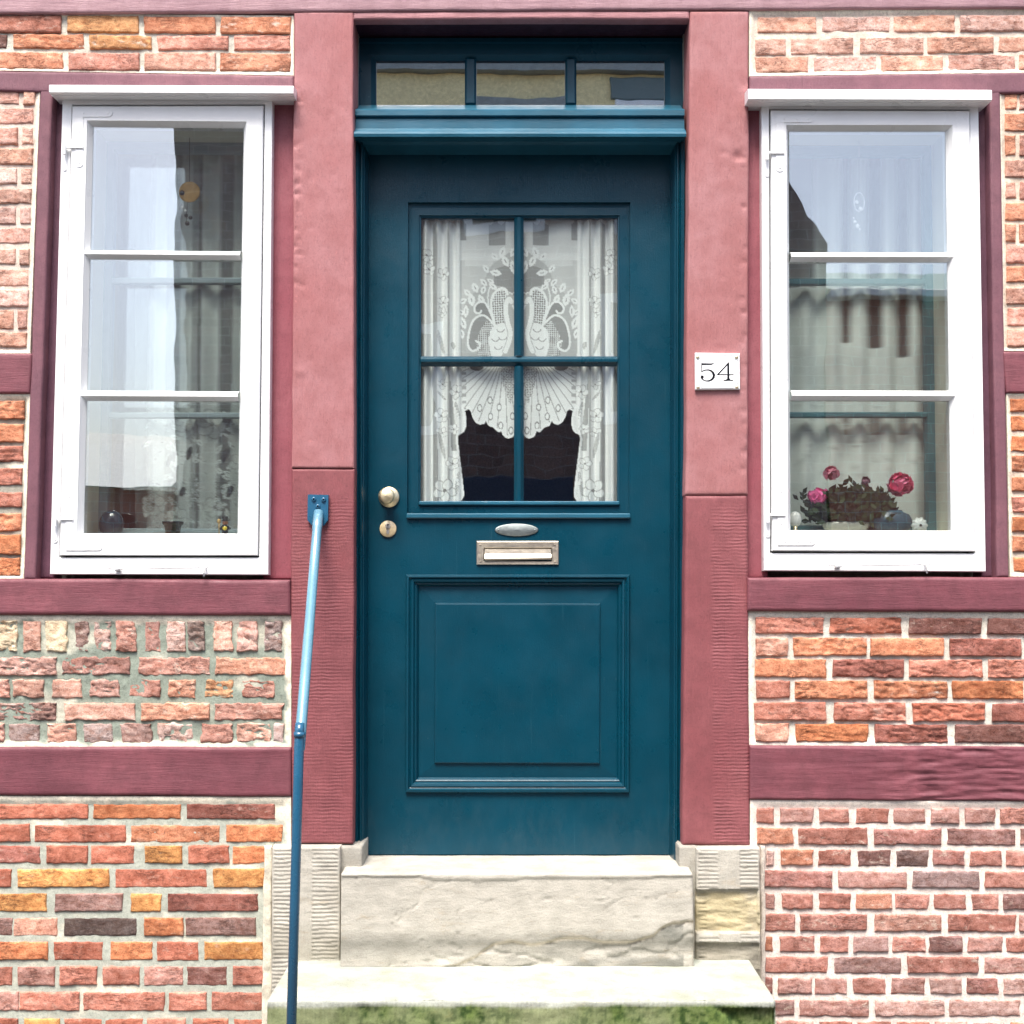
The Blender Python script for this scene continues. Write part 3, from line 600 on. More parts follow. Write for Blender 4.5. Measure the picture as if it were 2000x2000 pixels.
def room(x0, x1, z0, z1, y0, y1):
    b = Buf(); t = .05
    box(b, x0 - t, x1 + t, y1, y1 + t, z0 - t, z1 + t); box(b, x0 - t, x0, y0, y1, z0, z1); box(b, x1, x1 + t, y0, y1, z0, z1); box(b, x0 - t, x1 + t, y0, y1, z1, z1 + t)
    box(b, x0 - t, x1 + t, y0, y1, z0 - t, z0, mat=1); b.build("room", [M["room"], M["roomfloor"]], house, False)
room(-2.0, -.62, .35, 3.3, .221, 3.5); room(-.56, .60, .34, 3.25, .221, 4.0); room(.66, 2.1, .35, 3.3, .221, 3.5)

# --- windows
def window(name, fo, so, gl, bars, ibars, label, hx, name_inner=True):
    "fo outer frame, so sash outline, gl glass outline (photo outlines TL TR BR BL), bars = (v at top, v at bottom)"
    w = bpy.data.objects.new("window", None); COL.objects.link(w); w.parent = house; w["label"] = label
    yF, yS, yG = -.006, -.014, .010
    q = quad(fo, yF); s = quad(so, yS); g_ = quad(gl, yS)
    sgap = s + np.array([(-.004, .007), (.003, .007), (.003, -.006), (-.004, -.006)])
    b = Buf(); ring(b, q, sgap, [(0, .06), (0, yF + .003), (.05, yF), (.95, yF), (1, yF + .002), (1, .05)]); b.build("frame", M["white"], w, False)
    b = Buf(); ring(b, s, g_, [(0, .046), (0, yS + .003), (.045, yS), (.80, yS), (.83, yS + .004), (1.0, yG - .001), (1.0, .036), (0, .046)]); b.build("sash", M["white"], w, False)
    gq = quad(gl, yG); L = lambda t, side: gq[0 if side == 0 else 1] + (gq[3 if side == 0 else 2] - gq[0 if side == 0 else 1]) * t
    H0, H1 = (gl[0][1] + gl[1][1]) / 2, (gl[2][1] + gl[3][1]) / 2
    edges = [H0] + [x for bb in bars for x in bb] + [H1]
    for v0, v1 in bars:
        t0, t1 = (v0 - H0) / (H1 - H0), (v1 - H0) / (H1 - H0); b = Buf()
        A, D, E, G = L(t0, 0), L(t0, 1), L(t1, 1), L(t1, 0)
        A = A + (-.004, 0); G = G + (-.004, 0); D = D + (.004, 0); E = E + (.004, 0)
        hgt = (A[1] - G[1])
        prof = [(0, .03), (0, yG - .002), (.28, yS + .003), (.62, yS + .003), (.66, yS + .005), (1, yG - .002), (1, .03)]; V = []
        for t, y in prof:
            V.append((A[0], y, A[1] - t * hgt)); V.append((D[0], y, D[1] - t * hgt))
        b.add(V, [(2 * i, 2 * i + 2, 2 * i + 3, 2 * i + 1) for i in range(len(prof) - 1)]); b.build("glazing_bar", M["white"], w, False)
    for i in range(3):
        t0, t1 = (edges[2 * i] - H0) / (H1 - H0), (edges[2 * i + 1] - H0) / (H1 - H0)
        A, D, E, G = L(t0, 0), L(t0, 1), L(t1, 1), L(t1, 0); b = Buf(); k = .003
        prism(b, [(G[0] - k, G[1] - k), (E[0] + k, E[1] - k), (D[0] + k, D[1] + k), (A[0] - k, A[1] + k)], yG, yG + .003); b.build("pane", M["glass"], w, False)
    # cream lining of the opening and the inner casement
    cx = (gq[0][0] + gq[1][0] + gq[2][0] + gq[3][0]) / 4
    yI = .17
    li = gq + np.array([(-.004, .006), (.004, .006), (.004, -.003), (-.004, -.003)]); b = Buf()
    ring(b, li + np.array([(-.04, .035), (.04, .035), (.04, -.025), (-.04, -.025)]), li, [(0, .05), (1, .05), (1, yI + .03), (0, yI + .03)]); b.build("lining", M["cream"], w, False)
    inn = li + np.array([(.026, -.030), (-.026, -.030), (-.026, .026), (.026, .026)]); b = Buf()
    ring(b, li, inn, [(0, yI), (.85, yI), (1, yI + .012), (1, yI + .03), (0, yI + .03)])
    for v0, v1 in ibars:
        za, zb_ = xz(1000, v0, yI)[1], xz(1000, v1, yI)[1]; box(b, inn[3][0] - .01, inn[1][0] + .01, yI + .004, yI + .028, zb_, za, .003)
    b.build("inner_casement", M["inner"] if name_inner else M["innerteal"], w, False)
    if name_inner: b = Buf(); prism(b, [tuple(inn[3] + (-.004, -.004)), tuple(inn[2] + (.004, -.004)), tuple(inn[1] + (.004, .004)), tuple(inn[0] + (-.004, .004))], yI + .016, yI + .019); b.build("inner_pane", M["glass2"], w, False)
    # corner irons and hinges on the left stile
    for top, (uv, uh, v_out, v_leg, v_in, ulf, lv0, lv1) in enumerate(hx):
        y = yS - .0025
        b = Buf(); R8 = lambda u, v, r, a0, a1: [xz(u + r * cos(a), v + r * sin(a), y) for a in np.linspace(a0, a1, 9)]
        u0, u1 = uv; sg = 1 if v_leg > v_out else -1
        hw = 14 * sg
        # horizontal leg
        P1 = [xz(u0, v_out, y), *[xz(uh - 7 + 7 * cos(a), v_out + hw / 2 + hw / 2 * sin(a), y) for a in np.linspace(-pi / 2, pi / 2, 9)], xz(u0, v_out + hw, y)]
        prism(b, P1, y, y + .003)
        P2 = [xz(u0 + .3, v_out + hw, y), xz(u1, v_out + hw, y), *[xz((u0 + u1) / 2 + (u1 - u0) / 2 * cos(a), v_leg - 7 * sg + 7 * sg * sin(a), y) for a in np.linspace(0, pi, 9)]]
        prism(b, P2, y + .0004, y + .003)
        for (su, sv) in (((u0 + u1) / 2 + 8, v_out + hw / 2), (uh - 32, v_out + hw / 2), (uh - 9, v_out + hw / 2), ((u0 + u1) / 2, v_out + hw + (v_leg - v_out) * .25), ((u0 + u1) / 2, v_leg - 8 * sg), ((u0 + u1) / 2, v_in)):
            p = px(su, sv, y); lathe(b, p, [(.0001, -.0014), (.003, -.001), (.0034, .0006)], 12, mat=0)
        b.build("corner_iron", M["white"], w, False)
        b = Buf(); A = px(ulf[0], v_in, y); E = px(u1 + 1, v_in, y)
        box(b, A[0], E[0], y - .004, y + .004, A[2] - .003, A[2] + .004, .001)
        p = px((ulf[0] + ulf[1]) / 2, v_in, y); tube(b, [p + (0, -.004, -.022), p + (0, -.004, .012)], .0055, 14)
        prism(b, [xz(ulf[0], lv0, yF), xz(ulf[1], lv0, yF), *[xz((ulf[0] + ulf[1]) / 2 + (ulf[1] - ulf[0]) / 2 * cos(a), lv1 - 5 + 5 * sin(a), yF) for a in np.linspace(0, pi, 8)]], yF - .003, yF + .001)
        lathe(b, px((ulf[0] + ulf[1]) / 2, lv1 - 6, yF - .003), [(.0001, -.0014), (.003, -.001), (.0034, .0006)], 12)
        b.build("hinge", M["white"], w, False)
    return w
def stay(w, u0, u1, v, ):
    y = -.022; b = Buf(); a = px(u0, v, y); c = px(u1, v - 3, y)
    tube(b, [a + (.02, 0, 0), a + (.05, 0, .001), c], .0028, 10); 
    lathe(b, a + (.022, .003, 0), [(.0001, -.006), (.007, -.005), (.008, .002)], 18); tube(b, [a + (-.006, .004, .004), a + (.022, .001, 0)], .0028, 8)
    box(b, a[0] + .015, a[0] + .03, -.02, -.004, a[2] - .006, a[2] + .006, .001)
    d = px(u1, v, y); tube(b, [d + (-.004, .012, .006), d + (-.004, -.004, .006), d + (-.004, -.004, -.022)], .003, 10); tube(b, [d + (-.016, -.002, .004), d + (.008, -.002, .004)], .0026, 8)
    b.build("window_stay", M["white"], w, True)
wl = window("window", [(122, 178), (532, 180), (524, 1123), (97, 1122)], [(141, 207), (514, 206), (503, 1085), (116, 1085)], [(177, 242), (473, 245), (461, 1042), (158, 1041)], [(494, 511), (768, 787)], [(541, 553), (805, 816)],
    "white three-pane window on the left with a lace edged curtain", [((147, 162), 219, 214, 326, 288, (122, 131), 291, 334), ((128, 142), 199, 1075, 962, 1014, (103, 113), 1016, 1060)])
stay(wl, 213, 402, 1111)
wr = window("window", [(1487, 183), (1911, 183), (1926, 1117), (1492, 1115)], [(1506, 215), (1894, 216), (1905, 1077), (1508, 1076)], [(1543, 251), (1852, 251), (1863, 1036), (1547, 1035)], [(497, 516), (767, 786)], [(543, 555), (804, 815)],
    "white three-pane window on the right with pink flowers behind it", [((1516, 1531), 1588, 225, 335, 299, (1494, 1502), 302, 346), ((1519, 1533), 1592, 1065, 952, 1006, (1495, 1504), 1008, 1050)], False)
stay(wr, 1622, 1812, 1105)
def drip(q, w, seed):
    b = Buf(); Q = quad(q, -.062); x0, x1, z0, z1 = Q[0][0], Q[1][0], Q[3][1], Q[0][1]
    V = []; dz = Q[1][1] - Q[0][1]
    for x, k in ((x0, 0), (x1, 1)):
        o = dz * k
        for y, z in ((.03, z1 + .016), (-.058, z1 + .002), (-.062, z1 - .001), (-.062, z0 + .002), (-.059, z0), (-.044, z0), (-.044, z0 + .003), (-.04, z0 + .003), (-.04, z0), (.03, z0 + .002)): V.append((x, y, z + o))
    n = 10; Fc = [(i, n + i, n + (i + 1) % n, (i + 1) % n) for i in range(n)] + [list(range(n)), list(range(n, 2 * n))[::-1]]
    b.add(V, [f[::-1] for f in Fc]); b.build("drip_board", M["white"], w, False)
drip([(96, 166), (573, 168), (573, 188), (96, 181)], wl, 1); drip([(1461, 174), (1937, 176), (1937, 195), (1461, 194)], wr, 2)

# --- front door: frame, transom, leaf
fr = bpy.data.objects.new("door_frame", None); COL.objects.link(fr); fr.parent = house
yD = .125
b = Buf()   # moulded jambs
for sgn, (uo, ui) in ((1, (692, 721)), (-1, (1338, 1309))):
    prof = [(0, .10), (0, .052), (.05, .048), (.34, .046), (.42, .058), (.50, .060), (.56, .052), (.66, .052), (.74, .066), (.80, .068), (.92, .10), (1.0, yD + .004)]
    ot, ob = xz(uo, 262, .05), xz(uo - (1 if sgn > 0 else 4), 1690, .05); it, ib = xz(ui, 285, yD), xz(ui - (3 if sgn > 0 else 2), 1690, yD); V = []
    for t, y in prof:
        for a, c in ((ot, it), (ob, ib)): V.append((a[0] + (c[0] - a[0]) * t, y, (a[1] if a is ot else a[1])))
    Fc = [(2 * i, 2 * i + 1, 2 * i + 3, 2 * i + 2) for i in range(len(prof) - 1)]
    b.add(V, Fc if sgn > 0 else [f[::-1] for f in Fc])
b.build("jamb", M["teal"], fr, False)
b = Buf()   # transom rail with its two beads
zr = lambda v, y: xz(1000, v, y)[1]
prof = [(.125, zr(205, .125)), (.075, zr(212, .075)), (.034, zr(213, .034)), (.028, zr(215, .028)), (.028, zr(225, .028)), (.034, zr(228, .034)), (.040, zr(229, .040)), (.040, zr(231, .04)), (.036, zr(233, .036)), (.036, zr(251, .036)), (.012, zr(255, .012)), (.002, zr(257, .002)), (-.004, zr(261, -.004)), (-.002, zr(267, -.002)), (.02, zr(269, .02)), (.05, zr(272, .03)), (.065, zr(280, .05)), (.075, zr(283, .06)), (.095, zr(292, .09)), (.125, zr(297, .1)), (.14, zr(300, .1))]
xa, xb = xz(693, 240, .02)[0], xz(1338, 240, .02)[0]
V = []
for y, z in prof: V += [(xa, y, z), (xb, y, z)]
b.add(V, [(2 * i, 2 * i + 2, 2 * i + 3, 2 * i + 1) for i in range(len(prof) - 1)]); b.build("transom_rail", M["tealrail"], fr, False)
tw = bpy.data.objects.new("transom_window", None); COL.objects.link(tw); tw.parent = house
yT = .115
b = Buf(); to = quad([(692, 74), (1345, 74), (1345, 214), (692, 214)], yT); ti = quad([(733, 113), (1300, 113), (1300, 205), (733, 205)], yT)
ring(b, to, ti, [(0, yT), (.2, yT), (.25, yT + .008), (.78, yT + .008), (1, yT + .022), (1, yT + .04)])
b.build("frame", M["teal"], tw, False)
for u0, u1 in ((908, 930), (1104, 1126)):
    b = Buf(); a, c = xz(u0, 113, yT + .01), xz(u1, 205, yT + .01); box(b, a[0], c[0], yT + .006, yT + .04, c[1], a[1], .006); b.build("mullion", M["teal"], tw, False)
for u0, u1 in ((733, 909), (929, 1105), (1125, 1300)):
    b = Buf(); a, c = xz(u0, 112, yT + .03), xz(u1, 206, yT + .03); box(b, a[0], c[0], yT + .03, yT + .033, c[1], a[1]); b.build("pane", M["glasst"], tw, False)

# leaf: stiles and rails round a glazed light and a fielded panel
dl = quad([(716, 292), (1312, 292), (1309, 1669), (713, 1669)], yD)
li = quad([(797, 395), (1231, 395), (1229, 1012), (795, 1012)], yD); pi_ = quad([(794, 1123), (1229, 1123), (1228, 1547), (793, 1547)], yD)
b = Buf()
Dx0, Dx1 = dl[0][0], dl[1][0]; 
for poly in ([dl[0], dl[1], li[1], li[0]], [dl[0], li[0], li[3], pi_[0], pi_[3], dl[3]], [dl[1], dl[2], pi_[2], pi_[1], li[2], li[1]], [li[3], li[2], pi_[1], pi_[0]], [pi_[3], pi_[2], dl[2], dl[3]]):
    n = len(poly); a = sum(poly[i][0] * poly[(i + 1) % n][1] - poly[(i + 1) % n][0] * poly[i][1] for i in range(n))
    f = list(range(n)); b.add([(x, yD, z) for x, z in poly], [f if a > 0 else f[::-1]])
ring(b, dl, dl + np.array([(.01, -.01), (-.01, -.01), (-.01, .01), (.01, .01)]), [(0, yD), (0, yD + .045), (1, yD + .045)])
lo_ = quad([(822, 424), (1207, 424), (1206, 985), (821, 985)], yD + .010)
ring(b, li, lo_, [(0, yD), (.02, yD + .012), (.30, yD + .013), (.85, yD + .012), (.88, yD + .016), (1, yD + .018), (1, yD + .045)])
# lower fielded panel
po = quad([(818, 1145), (1206, 1145), (1205, 1519), (817, 1519)], yD + .004); fi = quad([(853, 1181), (1169, 1182), (1168, 1489), (852, 1488)], yD + .006)
ring(b, po, fi, [(0, yD + .014), (.90, yD + .010), (.93, yD + .004), (1.0, yD + .003)])
b.add([(x, yD + .003, z) for x, z in fi], [(0, 3, 2, 1)])
door = b.build("door", M["teal"], house, False, label="teal panelled front door with a four-pane glazed light")
b = Buf(); ring(b, pi_ + np.array([(-.001, .001), (.001, .001), (.001, -.001), (-.001, -.001)]), po, [(0, yD + .004), (0, yD - .006), (.06, yD - .011), (.22, yD - .012), (.30, yD - .006), (.38, yD - .004), (.44, yD - .008), (.60, yD - .006), (.70, yD + .002), (.78, yD + .001), (.86, yD + .004), (1, yD + .015)]); b.build("panel_moulding", M["teal"], door, False)
b = Buf(); a, c = xz(794, 1003, yD), xz(1231, 1013, yD); box(b, a[0], c[0], yD - .012, yD + .008, c[1], a[1], .003); b.build("weather_bead", M["tealrail"], door, False)
def bar(u0, u1, v0, v1, horiz):
    b = Buf(); yB = yD + .010; a, c = xz(u0, v0, yB), xz(u1, v1, yB)
    if horiz:
        h = a[1] - c[1]; prof = [(0, yB + .02), (0, yB + .008), (.35, yB - .001), (.6, yB - .001), (.7, yB + .004), (1, yB + .012), (1, yB + .02)]
        V = []
        for t, y in prof: V += [(a[0], y, a[1] - t * h), (c[0], y, a[1] - t * h)]
    else:
        h = c[0] - a[0]; prof = [(0, yB + .02), (0, yB + .012), (.33, yB), (.67, yB), (1, yB + .012), (1, yB + .02)]; V = []
        for t, y in prof: V += [(a[0] + t * h, y, c[1]), (a[0] + t * h, y, a[1])]
    b.add(V, [(2 * i, 2 * i + 2, 2 * i + 3, 2 * i + 1) for i in range(len(prof) - 1)]); b.build("glazing_bar", M["teal"], door, False)
bar(822, 1206, 695, 714, True); bar(1004, 1023, 424, 694.5, False); bar(1004, 1023, 714.5, 985, False)
for u0, u1, v0, v1 in ((822, 1006, 424, 697), (1021, 1207, 424, 697), (822, 1006, 712, 985), (1021, 1207, 712, 985)):
    b = Buf(); a, c = xz(u0, v0, yD + .02), xz(u1, v1, yD + .02); box(b, a[0], c[0], yD + .0225, yD + .0255, c[1], a[1]); b.build("pane", M["glassd"], door, False)
# glazing sill strip at the foot of the panes
b = Buf(); a, c = xz(818, 979, yD + .01), xz(1210, 987, yD + .01); box(b, a[0], c[0], yD + .003, yD + .022, c[1], a[1], .003); b.build("glazing_sill", M["tealrail"], door, False)
# door furniture
p = px(758, 971, yD); b = Buf()
lathe(b, p + (.003, 0, 0), [(.0315, .001), (.0315, -.004), (.030, -.007), (.016, -.009), (.014, -.018)], 40); lathe(b, p, [(.014, -.016), (.013, -.026), (.018, -.034), (.0235, -.042), (.0245, -.048), (.023, -.054), (.020, -.0575), (.012, -.061), (.0001, -.062)], 40)
b.build("knob", M["brass"], door)
p = px(758, 1033, yD); b = Buf(); lathe(b, p, [(.0255, .001), (.0255, -.004), (.024, -.0065), (.0001, -.007)], 40)
lk = b.build("lock", M["brassflat"], door)
b = Buf(); lathe(b, p + (0, 0, .008), [(.0075, -.006), (.0075, -.0095), (.0001, -.0096)], 24); prism(b, [(p[0] - .0045, p[2] - .002), (p[0] - .0045, p[2] - .013), (p[0], p[2] - .016), (p[0] + .0045, p[2] - .013), (p[0] + .0045, p[2] - .002)], yD - .0085, yD - .006)
prism(b, [(p[0] - .001, p[2] + .008), (p[0] + .001, p[2] + .008), (p[0] + .0014, p[2] + .0145), (p[0] - .0014, p[2] + .0145)], yD - .0099, yD - .0094, mat=1)
b.build("lock_cylinder", [M["key"], M["slot"]], door, False)
p = px(1009, 1035, yD); b = Buf(); lathe(b, p, [(.066, .001), (.066, -.002), (.064, -.004), (.060, -.0045), (.0001, -.006)], 64, sx=1, sz=.29)
for s in (-1, 1): lathe(b, p + (s * .055, -.004, 0), [(.0025, 0), (.002, -.0018), (.0001, -.002)], 10)
b.build("name_plate", M["steel"], door)
A = quad([(931, 1057), (1091, 1057), (1091, 1103), (931, 1103)], yD); Bq = quad([(946, 1071), (1077, 1071), (1077, 1096), (946, 1096)], yD)
b = Buf(); ring(b, A, Bq, [(0, yD + .001), (0, yD - .004), (.12, yD - .006), (.9, yD - .0055), (1, yD - .002), (1, yD + .001)])
for (u, v) in ((938, 1064), (1084, 1064), (938, 1097), (1084, 1097)): lathe(b, px(u, v, yD - .0055), [(.0032, .001), (.0026, -.0016), (.0001, -.002)], 12)
b.build("letterbox", M["nickel"], door, False)
b = Buf(); x0, x1, z0, z1 = Bq[0][0] + .001, Bq[1][0] - .001, Bq[3][1] + .001, Bq[0][1] - .001
V = []; pr = [(yD - .001, z1), (yD - .004, z1 - .002), (yD - .0055, z1 - .016), (yD - .011, z0 + .010), (yD - .0125, z0 + .006), (yD - .011, z0 + .001), (yD - .004, z0)]
for y, z in pr: V += [(x0, y, z), (x1, y, z + (-.0 if z > z0 + .012 else .003))]
b.add(V, [(2 * i, 2 * i + 2, 2 * i + 3, 2 * i + 1) for i in range(len(pr) - 1)]); b.build("letterbox_flap", M["nickel"], door, False)

# ------------------------------------------------------------------ steps
yS1 = -.10; zS = px(1000, 1705, yS1)[2]; zS0 = px(1000, 1893, yS1)[2]; xs0, xs1 = px(665, 1800, yS1)[0], px(1355, 1800, yS1)[0]
crack = [px(u, v, yS1) for u, v in ((600, 1900), (820, 1893), (885, 1886), (925, 1868), (965, 1842), (1000, 1836), (1040, 1843), (1060, 1840), (1100, 1831), (1140, 1830), (1175, 1838), (1235, 1838), (1275, 1826), (1295, 1808), (1315, 1800), (1360, 1797))]
cxs = np.array([p[0] for p in crack]); czs = np.array([p[2] for p in crack])
def step_disp(q, N):
    d = np.zeros_like(q); fr_ = N[:, 1] < -.5
    w = np.interp(q[:, 0], cxs, czs) + .004 * fbm(q, (40, 1, 40), 3, 3)
    below = np.clip((w - q[:, 2]) / .005, 0, 1)
    dep = .006 + .004 * fbm(q, (10, 1, 22), 41, 4)
    ridge = np.abs(fbm(q, (7, 1, 26), 47, 3)); dep = dep + .004 * (ridge < .07)
    d[:, 1] = np.where(fr_, below * dep * (q[:, 0] > -.25), 0)
    top = np.interp(q[:, 0], [xs0, -.26, -.22, -.1, .1, .3, xs1], [-.006, -.006, -.013, -.018, -.010, -.012, -.004])
    n2 = fbm(q, (12, 1, 50), 53, 3); lay = np.clip((q[:, 2] - (zS + top - .004 + .004 * n2)) / .002, 0, 1)
    d[:, 1] -= np.where(fr_, lay * .004, 0)
    ck = np.abs(fbm(q, (5, 1, 18), 67, 3)); d[:, 1] += np.where(fr_ & (q[:, 2] > w), .0035 * np.clip(1 - ck / .02, 0, 1), 0)
    return d
sb = np.array(lin(220, 216, 206, .69)); sg = np.array(lin(146, 146, 136, .6)); sp_ = np.array(lin(240, 228, 208, .72)); sdk = np.array(lin(164, 164, 156, .62))
def step_col(q, N, c):
    n = fbm(q, (5, 3, 9), 61, 4); c[:, :3] = sb
    h = (q[:, 2] - zS0) / (zS - zS0)
    k = (np.clip(1 - np.abs(h - .27) / .17 + n * .5, 0, 1) * .85)[:, None]; k *= (N[:, 1] < -.3)[:, None]; c[:, :3] = c[:, :3] * (1 - k) + sg * k
    w = np.interp(q[:, 0], cxs, czs); e = np.clip(1 - np.abs(w - q[:, 2] - .004) / .008, 0, 1)[:, None] * (q[:, 0] > -.25)[:, None]; c[:, :3] = c[:, :3] * (1 - e) + sp_ * e
    k = (np.clip(fbm(q, (9, 1, 30), 83, 3) * 2.4 - .1, 0, 1) * np.clip((w - q[:, 2] - .008) / .008, 0, 1) * (np.abs(q[:, 0] - .13) < .35))[:, None]; c[:, :3] = c[:, :3] * (1 - k) + sdk * k
    return c
step = thing("doorstep", "grey sandstone block doorstep with a flaking cracked lower face under the teal door", "doorstep", (0, yS1, zS0))
b = Buf(); rbox(b, (xs0, yS1, zS0 + .001), (xs1, .16, zS), .0052, .007, .0016, 16, 5, disp=step_disp, colfn=step_col, skip=((2, 0), (1, 1))); b.build("step_block", M["stone"], step)
yS2 = -.376; z2 = px(1000, 1953, yS2)[2]
mg = np.array(lin(128, 152, 84, .6)); mg2 = np.array(lin(74, 104, 52, .5)); sw = np.array(lin(226, 232, 222, .58)); mst = np.array(lin(172, 182, 138, .62))
def low_col(q, N, c):
    c[:, :3] = sw; f = np.clip((-N[:, 1] - .35) * 3, 0, 1)
    n = fbm(q, (9, 9, 7), 91, 4); n2 = fbm(q, (80, 60, 90), 95, 4); n3 = fbm(q, (3, 3, 3), 97, 3)
    m = np.clip(.44 + n * 1.6 + n3 * .6 + n2 * .5, 0, 1)[:, None]; g_ = mg + (mg2 - mg) * np.clip(n2 * 2.4 + .35, 0, 1)[:, None]
    fc = mst * (1 - m) + g_ * m
    ed = np.clip((z2 - q[:, 2] - .012 + n * .01) / .008, 0, 1); f = (f * ed)[:, None]
    c[:, :3] = c[:, :3] * (1 - f) + fc * f
    t = ((N[:, 2] > .5) * np.clip(n * 1.6 - .1, 0, .35))[:, None]; c[:, :3] = c[:, :3] * (1 - t) + np.array(lin(196, 204, 170, .65)) * t
    return c
def low_disp(q, N):
    d = np.zeros_like(q); fr_ = N[:, 1] < -.5
    d[:, 1] = np.where(fr_, .005 * fbm(q, (14, 1, 22), 101, 4) + .002 * np.sin(q[:, 0] * 2 * pi / .012), 0)
    c_ = np.clip((q[:, 0] - .50 - (z2 - q[:, 2]) * .9) / .02, 0, 1) * np.clip((z2 - .02 - q[:, 2]) / .01, 0, 1); d[:, 1] += np.where(fr_, c_ * .018, 0)
    return d
low = thing("bottom_step", "wide pale stone bottom step with green moss on its front", "step", (0, yS2, 0))
b = Buf(); rbox(b, (-.629, yS2, -.02), (.677, .02, z2), .0048, .008, .002, 14, 8, disp=low_disp, colfn=low_col, skip=((2, 0), (1, 1))); b.build("step_slab", M["stone"], low)

# ------------------------------------------------------------------ handrail
hr = thing("handrail", "teal painted iron handrail sloping from the left post to its own upright beside the steps", "handrail", tuple(px(577, 1900, -.65) * (1, 1, 0)))
yP = -.012; b = Buf()
P = [xz(u, v, yP) for u, v in ((602, 966), (642, 967), (641, 1016), (633, 1027), (611, 1027), (601, 1016))]; prism(b, P, yP - .007, yP + .006); b.build("wall_plate", M["rail"], hr, False)
for u, v in ((613, 975), (632, 976), (621, 989)):
    b = Buf(); c = px(u, v, yP - .007); lathe(b, c, [(.0065, .001), (.0065, -.003), (.005, -.005), (.0028, -.005)], 20); lathe(b, c, [(.0028, -.005), (.0024, -.0015), (.0001, -.0015)], 12, mat=1); b.build("bolt", [M["rail"], M["slot"]], hr)
A = px(622, 1001, -.02); A2 = px(620.5, 1018, -.045); E = px(584, 1470, -.65); b = Buf()
pts = [A, A2] + [A2 + (E - A2) * t for t in (.04, .041, .3, .6, .985, .995, 1.0)]
tube(b, pts, [.014, .0145, .0145, .0135, .0135, .0135, .0135, .011, .006], 20); b.build("rail", M["railtop"], hr)
T = px(585, 1418, -.645); G = np.array((px(569, 2000, -.645)[0] - .008, -.645, -.01)); b = Buf(); tube(b, [T + (0, .005, .006), T + (0, 0, -.01), G], [.011, .0118, .0118], 20); tube(b, [T + (0, 0, -.014), T + (0, 0, -.026)], [.0138, .0138], 20); b.build("upright", M["rail"], hr)

# ------------------------------------------------------------------ house number
y0 = -.012; pl = thing("house_number_plate", "white enamel house number plate reading 54 screwed to the right door post", "number plate", tuple(px(1401, 725, y0)))
Z5 = lambda a, c, y: xz(1340 + a * .06211, 670 + c * .06211, y)
b = Buf(); Q = np.array([Z5(270, 315, y0), Z5(1680, 330, y0), Z5(1690, 1470, y0), Z5(280, 1480, y0)])
slab(b, Q, y0 - .007, y0 + .004, .006, .004, 0, 10); b.build("plate", M["enamel"], pl)
yN = y0 - .0072; b = Buf()
prism(b, [Z5(*c, yN) for c in ((480, 632), (820, 642), (885, 612), (850, 660), (800, 690), (512, 692), (480, 692))], yN, yN + .002)
prism(b, [Z5(*c, yN) for c in ((480, 690), (508, 690), (500, 895), (478, 935))], yN - .0001, yN + .002)
st = [(485, 915, 20), (540, 872, 28), (620, 846, 32), (700, 846, 38), (780, 868, 52), (845, 925, 70), (878, 1010, 78), (862, 1085, 74), (805, 1152, 58), (720, 1188, 42), (640, 1192, 34), (560, 1168, 32), (490, 1115, 44)]
Lf, Rt = [], []
for i, (x, z, w_) in enumerate(st):
    x0, z0, _ = st[max(i - 1, 0)]; x1, z1, _ = st[min(i + 1, len(st) - 1)]; L = math.hypot(x1 - x0, z1 - z0); nx, nz = -(z1 - z0) / L, (x1 - x0) / L
    Lf.append((x + nx * w_ / 2, z + nz * w_ / 2)); Rt.append((x - nx * w_ / 2, z - nz * w_ / 2))
for i in range(len(st) - 1): prism(b, [Z5(*c, yN) for c in (Lf[i], Lf[i + 1], Rt[i + 1], Rt[i])], yN - .0002, yN + .002)
prism(b, [Z5(505 + 50 * cos(a), 1068 + 52 * sin(a), yN) for a in np.linspace(0, 2 * pi, 22)[:-1]], yN - .0003, yN + .002)
prism(b, [Z5(*c, yN) for c in ((1295, 660), (1340, 600), (1356, 605), (1360, 980), (1364, 1110), (1395, 1152), (1480, 1160), (1480, 1190), (1175, 1190), (1175, 1160), (1262, 1152), (1293, 1110), (1295, 980))], yN, yN + .002)
prism(b, [Z5(*c, yN) for c in ((1335, 600), (1352, 640), (1025, 990), (975, 985))], yN - .0001, yN + .002)
prism(b, [Z5(*c, yN) for c in ((972, 975), (1495, 980), (1495, 1008), (972, 1008))], yN - .0002, yN + .002)
b.build("number", M["ink"], pl, False)
b = Buf(); pts = []
for cx_, cz_, a0 in ((330, 380, 0), (1620, 390, 90), (1625, 1420, 180), (345, 1420, 270)):
    for a in np.linspace(radians(a0 + 90), radians(a0), 8): pts.append((cx_ + 145 * cos(a), cz_ + 145 * sin(a)))
for i in range(len(pts)):
    (x0, z0), (x1, z1) = pts[i], pts[(i + 1) % len(pts)]; L = math.hypot(x1 - x0, z1 - z0); nx, nz = -(z1 - z0) / L * 7, (x1 - x0) / L * 7
    prism(b, [Z5(x0 + nx, z0 + nz, yN), Z5(x1 + nx, z1 + nz, yN), Z5(x1 - nx, z1 - nz, yN), Z5(x0 - nx, z0 - nz, yN)], yN + .00005 + (i % 2) * .00004, yN + .002)
b.build("border_line", M["line"], pl, False)
for u, v in ((360, 435), (1585, 440), (378, 1388), (1593, 1380)):
    a = Z5(u, v, yN); b = Buf(); lathe(b, np.array((a[0], yN, a[1])), [(.0052, .001), (.0048, -.0016), (.0025, -.003), (.0001, -.0032)], 20); b.build("screw", M["brass"], pl)

